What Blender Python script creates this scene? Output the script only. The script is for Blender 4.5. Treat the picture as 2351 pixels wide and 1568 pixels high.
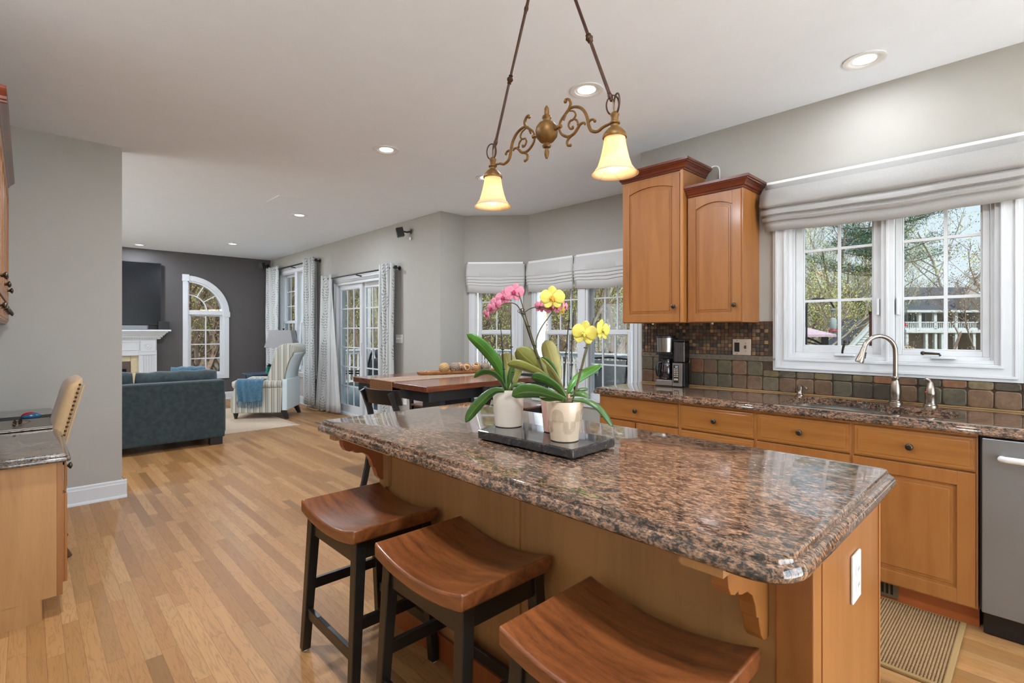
import bpy, bmesh, math, random
from mathutils import Vector, Matrix, Euler
for o in list(bpy.data.objects): bpy.data.objects.remove(o)
SC=bpy.context.scene
COL=SC.collection
PI=math.pi
random.seed(7)
# ------------------------------------------------------------ camera
FPX=1166.75; CXP=1175.5; HOR=760.3; YAW=math.radians(43.67); EYE=1.325
FW=(-math.cos(YAW),math.sin(YAW)); RT=(math.sin(YAW),math.cos(YAW))
cam=bpy.data.cameras.new('camera'); camo=bpy.data.objects.new('camera',cam); COL.objects.link(camo)
camo.location=(0,0,EYE); camo.rotation_euler=(PI/2,0,PI/2-YAW)
cam.sensor_width=36; cam.lens=FPX/2351*36; cam.shift_y=-(784-HOR)/2351; cam.clip_start=.02; cam.clip_end=500
SC.camera=camo
# ------------------------------------------------------------ view, sky
SC.view_settings.view_transform='Standard'; SC.view_settings.look='None'
SC.view_settings.gamma=1; SC.view_settings.use_curve_mapping=False
SC.view_settings.exposure=1.13
W=bpy.data.worlds.new('sky'); SC.world=W; W.use_nodes=True
nt=W.node_tree; nt.nodes.clear()
tc=nt.nodes.new('ShaderNodeTexCoord'); sp=nt.nodes.new('ShaderNodeSeparateXYZ'); cr=nt.nodes.new('ShaderNodeValToRGB')
bg=nt.nodes.new('ShaderNodeBackground'); wo=nt.nodes.new('ShaderNodeOutputWorld')
nt.links.new(tc.outputs['Generated'],sp.inputs[0]); nt.links.new(sp.outputs['Z'],cr.inputs[0])
cr.color_ramp.elements[0].position=0.0; cr.color_ramp.elements[0].color=(.50,.575,.63,1)
cr.color_ramp.elements[1].position=0.7; cr.color_ramp.elements[1].color=(.43,.57,.72,1)
nt.links.new(cr.outputs[0],bg.inputs[0]); bg.inputs[1].default_value=5.4
nt.links.new(bg.outputs[0],wo.inputs[0])
sun=bpy.data.lights.new('sun','SUN'); sun.energy=13; sun.angle=.3; sun.color=(1,.96,.9)
suno=bpy.data.objects.new('sun',sun); COL.objects.link(suno); suno.rotation_euler=(math.radians(42),0,math.radians(48)); suno.location=(5,-8,20)
# sky portals in the window openings
def portal(x,y,z,w,h,rz):
    l=bpy.data.lights.new('window_portal','AREA'); l.shape='RECTANGLE'; l.size=w; l.size_y=h; l.cycles.is_portal=True
    o=bpy.data.objects.new('window_portal',l); COL.objects.link(o); o.location=(x,y,z); o.rotation_euler=(-PI/2,0,rz)
portal(-.65,3.82,1.65,1.0,1.0,0); portal(-3.65,4.78,1.35,1.4,1.6,0); portal(-4.85,4.38,1.35,.5,1.6,math.radians(43))
portal(2.58,1.6,1.1,3.0,2.1,-PI/2); portal(-9.3,-3.38,1.15,1.9,1.9,PI); portal(-6.7,-3.38,1.15,1.9,1.9,PI)
portal(-7.2,3.83,1.05,1.5,2.0,0); portal(-9.6,3.83,1.5,1.4,1.7,0); portal(-11.26,2.46,1.4,.6,1.8,PI/2)

def at(px,py,X=None,Y=None,Z=None,D=None):
    t=(px-CXP)/FPX; dx=FW[0]+t*RT[0]; dy=FW[1]+t*RT[1]; dz=-(py-HOR)/FPX
    s=D if D is not None else (X/dx if X is not None else (Y/dy if Y is not None else (Z-EYE)/dz))
    return Vector((s*dx,s*dy,EYE+s*dz))

# ------------------------------------------------------------ node helpers
def lin(c):
    if isinstance(c,str):
        c=c.lstrip('#'); c=[int(c[i:i+2],16)/255 for i in (0,2,4)]
        c=[(v/12.92 if v<=.04045 else ((v+.055)/1.055)**2.4) for v in c]
    return (c[0],c[1],c[2],1)
class G:
    def __init__(s,name):
        s.m=bpy.data.materials.new(name); s.m.use_nodes=True; s.t=s.m.node_tree; s.b=s.t.nodes['Principled BSDF']; s.o=s.t.nodes['Material Output']
    def n(s,typ,**kw):
        x=s.t.nodes.new(typ)
        for k,v in kw.items(): setattr(x,k,v)
        return x
    def l(s,a,b): s.t.links.new(a,b)
    def inp(s,node,i,v):
        if v is None: return
        if hasattr(v,'links') or isinstance(v,bpy.types.NodeSocket): s.l(v,node.inputs[i])
        else: node.inputs[i].default_value=v
    def math(s,op,a,b=None,c=None,clamp=False):
        x=s.n('ShaderNodeMath',operation=op); x.use_clamp=clamp; s.inp(x,0,a); s.inp(x,1,b); s.inp(x,2,c); return x.outputs[0]
    def co(s,kind='Object',scale=(1,1,1),loc=(0,0,0),rot=(0,0,0)):
        c=s.n('ShaderNodeTexCoord'); m=s.n('ShaderNodeMapping'); s.l(c.outputs[kind],m.inputs[0])
        m.inputs['Scale'].default_value=scale; m.inputs['Location'].default_value=loc; m.inputs['Rotation'].default_value=rot
        return m.outputs[0]
    def sep(s,v):
        x=s.n('ShaderNodeSeparateXYZ'); s.l(v,x.inputs[0]); return x.outputs
    def noise(s,v,scale=5,detail=3,rough=.5,dist=0):
        x=s.n('ShaderNodeTexNoise'); s.inp(x,'Vector',v); x.inputs['Scale'].default_value=scale; x.inputs['Detail'].default_value=detail
        x.inputs['Roughness'].default_value=rough; x.inputs['Distortion'].default_value=dist; return x.outputs[0]
    def vor(s,v,scale=5,feature='F1'):
        x=s.n('ShaderNodeTexVoronoi',feature=feature); s.inp(x,'Vector',v); x.inputs['Scale'].default_value=scale; return x.outputs
    def ramp(s,f,stops,interp='LINEAR'):
        x=s.n('ShaderNodeValToRGB'); s.l(f,x.inputs[0]); r=x.color_ramp; r.interpolation=interp
        while len(r.elements)<len(stops): r.elements.new(.5)
        for e,(p,c) in zip(r.elements,stops): e.position=p; e.color=lin(c)
        return x.outputs[0]
    def mix(s,f,a,b,typ='MIX'):
        x=s.n('ShaderNodeMix',data_type='RGBA',blend_type=typ); s.inp(x,0,f)
        for i,v in ((6,a),(7,b)):
            if isinstance(v,(tuple,list,str)): x.inputs[i].default_value=lin(v)
            else: s.l(v,x.inputs[i])
        return x.outputs[2]
    def bump(s,h,strength=.2,dist=.01):
        x=s.n('ShaderNodeBump'); x.inputs['Strength'].default_value=strength; x.inputs['Distance'].default_value=dist
        s.l(h,x.inputs['Height']); s.l(x.outputs[0],s.b.inputs['Normal'])
    def set(s,col=None,rough=None,metal=None,spec=None,coat=None,coatr=None,emit=None,es=None,sheen=None):
        b=s.b
        if col is not None:
            if isinstance(col,(tuple,list,str)): b.inputs['Base Color'].default_value=lin(col)
            else: s.l(col,b.inputs['Base Color'])
        if rough is not None: s.inp(b,'Roughness',rough)
        if metal is not None: b.inputs['Metallic'].default_value=metal
        if spec is not None: b.inputs['Specular IOR Level'].default_value=spec
        if coat is not None: b.inputs['Coat Weight'].default_value=coat
        if coatr is not None: b.inputs['Coat Roughness'].default_value=coatr
        if sheen is not None: b.inputs['Sheen Weight'].default_value=sheen
        if emit is not None: b.inputs['Emission Color'].default_value=lin(emit); b.inputs['Emission Strength'].default_value=es
        return s.m
MAT={}
def plain(name,col,rough=.5,metal=0,spec=.5,coat=0,var=.06,vs=8,**k):
    g=G(name); c=lin(col); v=g.noise(g.co(),vs,3)
    a=[x*(1-var) for x in c[:3]]; b=[min(1,x*(1+var)) for x in c[:3]]
    MAT[name]=g.set(g.ramp(v,[(.3,a),(.7,b)]),rough,metal,spec,coat,**k); return MAT[name]
def wood(name,c1,c2,c3,axis='z',scale=6,rough=.35,coat=.3,grain=.5,spec=.5):
    g=G(name); s=[9,9,9]; s['xyz'.index(axis)]=.7
    v=g.co(scale=tuple(s)); n1=g.noise(v,scale*.35,4,.55,.6); n2=g.noise(v,scale*4,3,.6)
    big=g.noise(g.co(scale=tuple(1.0 if q>1 else .25 for q in s)),2.5,2)
    f=g.math('ADD',g.math('MULTIPLY',n1,.6),g.math('ADD',g.math('MULTIPLY',n2,grain*.4),g.math('MULTIPLY',big,.4-.4*grain+.2)))
    c=g.ramp(f,[(.34,c3),(.5,c1),(.68,c2)])
    g.bump(n2,.04,.002); MAT[name]=g.set(c,rough,coat=coat,coatr=.15,spec=spec); return MAT[name]
# ------------------------------------------------------------ materials
plain('wall_paint','#aba79f',.85,var=.015,spec=.2)
plain('dark_wall_paint','#5a5655',.8,var=.02,spec=.2)
plain('ceiling_paint','#ecf2f9',.9,var=.01,spec=.1)
plain('white_trim','#cfd0d1',.35,var=.01)
plain('vinyl_white','#d2d3d4',.3,var=.01)
plain('shade_cloth','#c6c4c1',.9,var=.03,vs=120,spec=.1,sheen=.2)
plain('shade_cloth_darkened','#a5a29e',.9,var=.03,vs=120,spec=.1,sheen=.1)  # white shade cloth with its colour darkened against the strong light over the sink
plain('black_paint','#15130f',.35,var=.2,vs=25,coat=.2)
plain('blackened','#17191c',.4,var=.2)
plain('bronze_knob','#4a4337',.35,metal=.8,var=.25,vs=200)
plain('black_plastic','#121213',.3,var=.05)
plain('dark_rubber','#1d1c1b',.7)
plain('steel','#9c9893',.28,metal=1,var=.06,vs=3)
plain('steel_matte','#8c8d8e',.42,metal=.75,var=.03,vs=3)
plain('steel_sink','#b4b1ab',.4,metal=.7,var=.05)
plain('nickel','#a79b8e',.25,metal=1,var=.05)
plain('white_plastic','#e4e3e0',.35,var=.01)
plain('almond_metal','#b8a897',.35,metal=.3,var=.03)
plain('gold_bronze','#6b4a1d',.5,metal=.45,var=.25,vs=60)
plain('rod_bronze','#3f2410',.5,metal=.4,var=.2,vs=60)
plain('ceramic_white','#d6cabc',.18,var=.02,coat=.5)
plain('ceramic_cream','#d0b9a0',.2,var=.02,coat=.5)
plain('ceramic_pink','#c79a8a',.25,var=.02,coat=.4)
plain('register_bronze','#6b5a44',.45,metal=.3)
plain('moss_bark','#5a3a22',.9,var=.5,vs=150)
plain('pale_edge','#a5a07e',.5)
plain('stem_green','#54562c',.5,var=.25,vs=60)
plain('stem_brown','#4d3a22',.6,var=.3,vs=60)
plain('root_grey','#8d8a6a',.7)
plain('pink_petal','#c87488',.55,var=.2,vs=40,sheen=.2)
plain('magenta','#a31a55',.5,var=.2)
plain('yellow_petal','#c9b950',.5,var=.1,vs=40)
plain('orange_lip','#d98a1e',.5,var=.2)
plain('sofa_velvet','#3c4648',.95,var=.2,vs=22,sheen=.2,spec=.1)
plain('throw_blue','#46697d',.95,var=.22,vs=40,sheen=.5,spec=.1)
plain('dark_leg','#241f1d',.4)
plain('navy_table','#32465a',.4,var=.05)
plain('teal_glaze','#0f7a63',.25,coat=.4)
plain('plum_leaf','#3a2f45',.6,var=.3)
plain('grey_shade','#918f8d',.85,var=.03,vs=60)
plain('tv_glass','#05070b',.22,var=.3,vs=2,spec=.3)
plain('tile_cream','#cdbd98',.4,var=.12,vs=9)
plain('firebrown','#5c4a41',.5,var=.1)
plain('linen_tan','#b8976e',.85,var=.05,vs=90,sheen=.2)
plain('brass_nail','#5e4a2c',.3,metal=.9)
plain('laptop_grey','#8d8377',.35,metal=.7,var=.02)
plain('red_plastic','#a8141c',.3)
plain('blue_plastic','#2e5a78',.25)
plain('tortoise','#5a3c1c',.25,var=.5,vs=90)
plain('toe_kick','#a85a2c',.4,var=.1,vs=6)
plain('deck_grey','#7c8587',.7,var=.1)
plain('sling_grey','#6d7072',.8,var=.05)
plain('cover_grey','#5c6264',.8,var=.15)
plain('trunk_bark','#9a9082',.95,var=.3,vs=6,spec=.1)
plain('trunk_pale','#b8b0a2',.95,var=.25,vs=6,spec=.1)
plain('twig_brown','#8c786a',.95,var=.3,spec=.1)
plain('bud_green','#c3cc74',.8,var=.3,vs=3,spec=.1)
plain('bud_olive','#b9bd7c',.8,var=.3,vs=3,spec=.1)
plain('bud_brown','#b09884',.8,var=.3,vs=3,spec=.1)
plain('leaf_litter','#7a6a50',.95,var=.3,vs=.5,spec=.1)
plain('bounce_stone','#e8e6e0',.9,var=.05)  # very pale so the added terrace bounces daylight onto the ceiling
plain('roof_grey','#4b5058',.9,var=.15,vs=4)
plain('siding_beige','#a39a8d',.8,var=.05)
plain('siding_white','#c4cbcb',.7,var=.03)
plain('pink_canvas','#b9a3ae',.8,var=.03)
plain('post_red','#6e2f27',.7,var=.1)
plain('feeder_red','#b3222b',.4)
plain('window_dark','#2a3036',.15)
plain('cloudy_clear','#a4b0ac',.25)
plain('clear_grey','#8f9a98',.2)
plain('wicker','#b59c78',.8,var=.2,vs=200)
plain('rug_fringe','#cbb9a5',.95)
g=G('needles'); MAT['needles']=g.set(g.ramp(g.noise(g.co(),2,3),[(.3,'#2a4636'),(.7,'#4f7352')]),.8,spec=.1)

wood('maple_z','#8e5828','#9a6330','#7c491e','z',6,.38,.25)
wood('maple_x','#945f2b','#a16b33','#824f21','x',6,.38,.25)
wood('maple_dark','#a06836','#b07740','#8a5526','z',6,.38,.25)
wood('maple_tan','#a8794a','#b48552','#92683c','z',5,.5,.1)
wood('maple_red','#8a4720','#9a5428','#74381a','z',6,.4,.25)
wood('crown_cherry','#4e1f10','#672c16','#34130a','x',8,.3,.5)
wood('seat_walnut','#6e3c1e','#8c5028','#34190c','x',9,.3,.5,grain=.7)
wood('table_top','#5c3020','#7a4630','#2f1a12','y',9,.2,.6,grain=.7)
wood('tray_wood','#8a5a30','#a87242','#5d3818','y',8,.45,.1)
wood('chair_leg_wood','#4a2c16','#5d3a1e','#341d0e','z',8,.4,.2)
# one-off patterns
def m_floor():
    g=G('oak_planks'); s=g.sep(g.co()); x,y=s[0],s[1]
    row=g.math('FLOOR',g.math('DIVIDE',y,.0575)); wn=g.n('ShaderNodeTexWhiteNoise',noise_dimensions='1D'); g.l(row,wn.inputs['W'])
    xs=g.math('DIVIDE',g.math('ADD',x,g.math('MULTIPLY',wn.outputs[0],7.3)),.85); idx=g.math('FLOOR',xs)
    cb=g.n('ShaderNodeCombineXYZ'); g.l(row,cb.inputs[0]); g.l(idx,cb.inputs[1])
    w2=g.n('ShaderNodeTexWhiteNoise',noise_dimensions='2D'); g.l(cb.outputs[0],w2.inputs['Vector']); rnd=w2.outputs[0]
    # grain, shifted per plank
    c2=g.n('ShaderNodeCombineXYZ'); g.l(g.math('MULTIPLY',x,1.6),c2.inputs[0]); g.l(g.math('MULTIPLY',y,16),c2.inputs[1]); g.l(g.math('MULTIPLY',rnd,40),c2.inputs[2])
    n1=g.noise(c2.outputs[0],1.6,3,.5,.4)
    rings=g.math('POWER',g.math('PINGPONG',g.math('MULTIPLY',n1,16),1.0),.5)
    n2=g.noise(c2.outputs[0],14,4,.7)
    base=g.ramp(rnd,[(0,'#90653a'),(.3,'#9f7244'),(.6,'#a97c4e'),(.85,'#b08555'),(1,'#825d35')])
    gr=g.math('ADD',g.math('MULTIPLY',rings,.5),g.math('MULTIPLY',n2,.5))
    dark=g.mix(g.math('MULTIPLY',g.math('SUBTRACT',.62,gr,clamp=True),1.5,clamp=True),base,'#7a5534')
    fy=g.math('FRACT',g.math('DIVIDE',y,.0575)); fx=g.math('FRACT',xs)
    gap=g.math('MAXIMUM',g.math('GREATER_THAN',g.math('ABSOLUTE',g.math('SUBTRACT',fy,.5)),.485),g.math('GREATER_THAN',g.math('ABSOLUTE',g.math('SUBTRACT',fx,.5)),.4985))
    col=g.mix(g.math('MULTIPLY',gap,.55),dark,'#5c4028')
    g.bump(g.math('SUBTRACT',g.math('MULTIPLY',gr,.25),gap),.12,.002)
    MAT['oak']=g.set(col,g.math('ADD',.32,g.math('MULTIPLY',n2,.12)),spec=.28)
m_floor()
def m_granite(name,cA,cB,cC,dark,rough=.06):
    g=G(name); v=g.co(scale=(.6,1.2,1.1)); n1=g.noise(v,78,5,.7,.5); n2=g.noise(v,230,2,.6); n3=g.noise(g.co(),5,2)
    f=g.math('ADD',g.math('MULTIPLY',n1,.68),g.math('ADD',g.math('MULTIPLY',n2,.28),g.math('MULTIPLY',g.math('SUBTRACT',n3,.5),.12)))
    c=g.ramp(f,[(.37,dark),(.445,cA),(.51,cB),(.61,cC)])
    MAT[name]=g.set(c,rough,spec=.6,coat=.5,coatr=.02)
m_granite('granite','#43382f','#7c5f4b','#a38066','#221f1d')
m_granite('granite_desk','#4a4038','#6a5a4c','#8a7462','#2a2622',.1)
m_granite('granite_black','#1a1c20','#2a2a2c','#5a4a42','#101216',.05)
def m_stripes():
    g=G('ticking'); c=g.n('ShaderNodeTexCoord'); s=g.sep(c.outputs['Object']); nn=g.sep(c.outputs['Normal'])
    side=g.math('GREATER_THAN',g.math('ABSOLUTE',nn[1]),.6)
    u=g.math('ADD',g.math('MULTIPLY',s[0],side),g.math('MULTIPLY',s[1],g.math('SUBTRACT',1,side)))
    f=g.math('FRACT',g.math('DIVIDE',u,.085)); 
    c1=g.ramp(f,[(0,'#b9b2a0'),(.22,'#b9b2a0'),(.24,'#6f7a80'),(.30,'#6f7a80'),(.32,'#a8a496'),(.5,'#bdb6a5'),(.52,'#89867c'),(.72,'#8f8b80'),(.74,'#c4beb0'),(1,'#c4beb0')])
    MAT['ticking']=g.set(c1,.9,spec=.1,sheen=.3)
m_stripes()
def m_backstripe():
    g=G('ticking_back'); s=g.sep(g.co()); f=g.math('FRACT',g.math('DIVIDE',s[1],.03))
    MAT['ticking_back']=g.set(g.ramp(f,[(0,'#a9bcc2'),(.3,'#a9bcc2'),(.4,'#cdd8da'),(1,'#cdd8da')]),.9,spec=.1,sheen=.3)
m_backstripe()
def m_curtain():
    g=G('vine_curtain'); uv=g.n('ShaderNodeTexCoord'); s=g.sep(uv.outputs['UV']); u,v=s[0],s[1]   # metres
    P=.30
    per=.17; uu=g.math('DIVIDE',u,per); cell=g.math('FLOOR',uu)
    ph=g.math('MULTIPLY',g.math('MODULO',cell,2),PI)
    sw=g.math('MULTIPLY',g.math('SINE',g.math('ADD',g.math('MULTIPLY',v,2*PI/.46),ph)),.028)
    lu=g.math('SUBTRACT',g.math('MULTIPLY',g.math('SUBTRACT',g.math('FRACT',uu),.5),per),sw)
    au=g.math('ABSOLUTE',lu)
    vv=g.math('FRACT',g.math('DIVIDE',g.math('SUBTRACT',v,g.math('MULTIPLY',au,.9)),.044))
    leaf=g.math('MULTIPLY',g.math('LESS_THAN',vv,.26),g.math('MULTIPLY',g.math('LESS_THAN',au,.030),g.math('GREATER_THAN',au,.004)))
    MAT['vine']=g.set(g.mix(leaf,'#c4c6c4','#746b64'),.9,spec=.1,sheen=.2)
m_curtain()
def m_rug(name,a,b,c,sc=14):
    g=G(name); n=g.noise(g.co(),sc,4,.7,1.0); n2=g.noise(g.co(),200,2)
    g.bump(n2,.4,.003); MAT[name]=g.set(g.ramp(n,[(.3,a),(.5,b),(.62,b),(.7,c)]),.95,spec=.1)
m_rug('oriental','#b9a58e','#c2ad97','#8e8a88'); 
m_rug('runner','#a8937c','#8a7362','#c9bba4',22)
def m_sisal():
    g=G('sisal'); s=g.sep(g.co()); x=g.math('FRACT',g.math('DIVIDE',s[0],.0108)); y=g.math('FRACT',g.math('DIVIDE',s[1],.012))
    h=g.math('MULTIPLY',g.math('SINE',g.math('MULTIPLY',x,PI)),g.math('ADD',.5,g.math('MULTIPLY',g.math('SINE',g.math('MULTIPLY',y,PI)),.5)))
    n=g.noise(g.co(),160,3); h2=g.math('ADD',h,g.math('MULTIPLY',n,.4))
    g.bump(h2,.9,.006); MAT['sisal']=g.set(g.ramp(h2,[(.2,'#4c3822'),(.6,'#876846'),(1,'#a58660')]),.95,spec=.1)
m_sisal()
g=G('sisal_binding'); MAT['binding']=g.set('#96784a',.9)
def m_fringe():
    g=G('macrame'); s=g.sep(g.co()); d=g.math('SINE',g.math('MULTIPLY',g.math('ADD',s[0],s[2]),330)); e=g.math('SINE',g.math('MULTIPLY',g.math('SUBTRACT',s[0],s[2]),330))
    h=g.math('ADD',g.math('MULTIPLY',g.math('MULTIPLY',d,e),.5),.5)
    g.bump(h,.8,.005); MAT['macrame']=g.set(g.ramp(h,[(.2,'#4a2e1c'),(.6,'#9a704c'),(1,'#b48a62')]),.95,spec=.1)
m_fringe()
def m_leaf(name,a,b,c):
    g=G(name); uv=g.n('ShaderNodeTexCoord'); s=g.sep(uv.outputs['UV']); n=g.math('ADD',g.math('MULTIPLY',g.noise(g.co(scale=(1,1,1)),16,3),.75),g.math('MULTIPLY',g.noise(g.co('UV',(26,1,1)),2.5,2),.25))
    mid=g.math('LESS_THAN',g.math('ABSOLUTE',g.math('SUBTRACT',s[0],.5)),.025)
    col=g.mix(g.math('MULTIPLY',mid,.5),g.ramp(n,[(.3,a),(.7,b)]),c)
    b2=g.b; b2.inputs['Subsurface Weight'].default_value=0
    MAT[name]=g.set(col,.35,coat=.2,coatr=.3)
m_leaf('orchid_green','#264818','#44661f','#7c8c44'); m_leaf('orchid_bright','#2f6414','#4a8222','#86a640')
m_leaf('orchid_olive','#65652a','#858238','#a8a060'); m_leaf('orchid_tan','#7c7440','#9c9152','#b8aa74')
def m_ballwood(name,a,b):
    g=G(name); c=g.co(); n=g.noise(c,9,3); w=g.n('ShaderNodeTexWave'); g.l(c,w.inputs[0]); w.inputs['Scale'].default_value=22; w.inputs['Distortion'].default_value=6; w.inputs['Detail'].default_value=2
    MAT[name]=g.set(g.ramp(g.math('ADD',g.math('MULTIPLY',w.outputs[1],.6),g.math('MULTIPLY',n,.4)),[(.3,a),(.7,b)]),.75)
m_ballwood('ball_tan','#8e6a40','#b8945f'); m_ballwood('ball_grey','#5e4e42','#93816c'); m_ballwood('ball_red','#6e3a20','#a86a3c'); m_ballwood('ball_stripe','#6d4020','#cfa878'); m_ballwood('ball_pink','#9a6a52','#c29a80')
# stone tiles take their colour from a per-tile attribute
def m_tile():
    g=G('slate_tile'); a=g.n('ShaderNodeAttribute',attribute_name='tilecol'); n=g.noise(g.co(),34,4,.6,.6); n2=g.noise(g.co(),9,3)
    k=g.ramp(g.math('ADD',g.math('MULTIPLY',n,.55),g.math('MULTIPLY',n2,.45)),[(.3,(.5,.5,.5)),(.7,(1.3,1.25,1.15))])
    g.bump(n,.35,.004); MAT['slate']=g.set(g.mix(1.0,a.outputs[0],k,'MULTIPLY'),.5,spec=.4)
m_tile()
plain('grout','#4a3a2c',.95,var=.2,vs=60)
plain('caulk','#9c7a4c',.8,var=.15)
plain('pewter_list','#6c6152',.5,var=.2,vs=60)
# glass
g=G('window_glass'); tr=g.n('ShaderNodeBsdfTransparent'); gl=g.n('ShaderNodeBsdfGlossy'); mx=g.n('ShaderNodeMixShader'); ge=g.n('ShaderNodeNewGeometry'); dt_=g.n('ShaderNodeVectorMath',operation='DOT_PRODUCT'); g.l(ge.outputs['Normal'],dt_.inputs[0]); g.l(ge.outputs['Incoming'],dt_.inputs[1])
cs=g.math('ABSOLUTE',dt_.outputs['Value']); frs=g.math('ADD',.035,g.math('MULTIPLY',g.math('POWER',g.math('SUBTRACT',1,cs,clamp=True),5),.8))
gl.inputs['Roughness'].default_value=.0; tr.inputs[0].default_value=(.37,.375,.37,1)
g.l(frs,mx.inputs[0]); g.l(tr.outputs[0],mx.inputs[1]); g.l(gl.outputs[0],mx.inputs[2]); g.l(mx.outputs[0],g.o.inputs[0]); MAT['glass']=g.m
g=G('clear_glass'); tr=g.n('ShaderNodeBsdfTransparent'); tr.inputs[0].default_value=(.96,.97,.97,1); gl=g.n('ShaderNodeBsdfGlossy'); gl.inputs['Roughness'].default_value=0; mx=g.n('ShaderNodeMixShader'); mx.inputs[0].default_value=.04
g.l(tr.outputs[0],mx.inputs[1]); g.l(gl.outputs[0],mx.inputs[2]); g.l(mx.outputs[0],g.o.inputs[0]); MAT['clear_glass']=g.m  # left untinted so the added rear openings pass more daylight
g=G('smoky_plastic'); tr=g.n('ShaderNodeBsdfTransparent'); gl=g.n('ShaderNodeBsdfGlossy'); mx=g.n('ShaderNodeMixShader')
gl.inputs['Roughness'].default_value=.1; gl.inputs[0].default_value=(.5,.48,.5,1); tr.inputs[0].default_value=(.42,.38,.38,1); mx.inputs[0].default_value=.2
g.l(tr.outputs[0],mx.inputs[1]); g.l(gl.outputs[0],mx.inputs[2]); g.l(mx.outputs[0],g.o.inputs[0]); MAT['smoky']=g.m
# lamp glass: translucent, lit from inside
g=G('alabaster_glass'); 
n=g.noise(g.co(),8,1,.4,1.2); band=g.math('LESS_THAN',g.math('ABSOLUTE',g.math('SUBTRACT',n,.5)),.018)
col=g.mix(band,(.80,.56,.30),(.62,.36,.14)); tl=g.n('ShaderNodeBsdfTranslucent'); g.l(col,tl.inputs[0]); df=g.n('ShaderNodeBsdfDiffuse'); df.inputs[0].default_value=(.8,.68,.5,1)
mx=g.n('ShaderNodeMixShader'); mx.inputs[0].default_value=.45; g.l(tl.outputs[0],mx.inputs[1]); g.l(df.outputs[0],mx.inputs[2]); g.l(mx.outputs[0],g.o.inputs[0]); MAT['alabaster']=g.m
g=G('bulb'); MAT['bulb']=g.set('#fff0d0',.5,emit=(1,.82,.55),es=6)
g=G('led_lens'); MAT['led']=g.set('#ffffff',.5,emit=(1,.98,.95),es=2.2)
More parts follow.
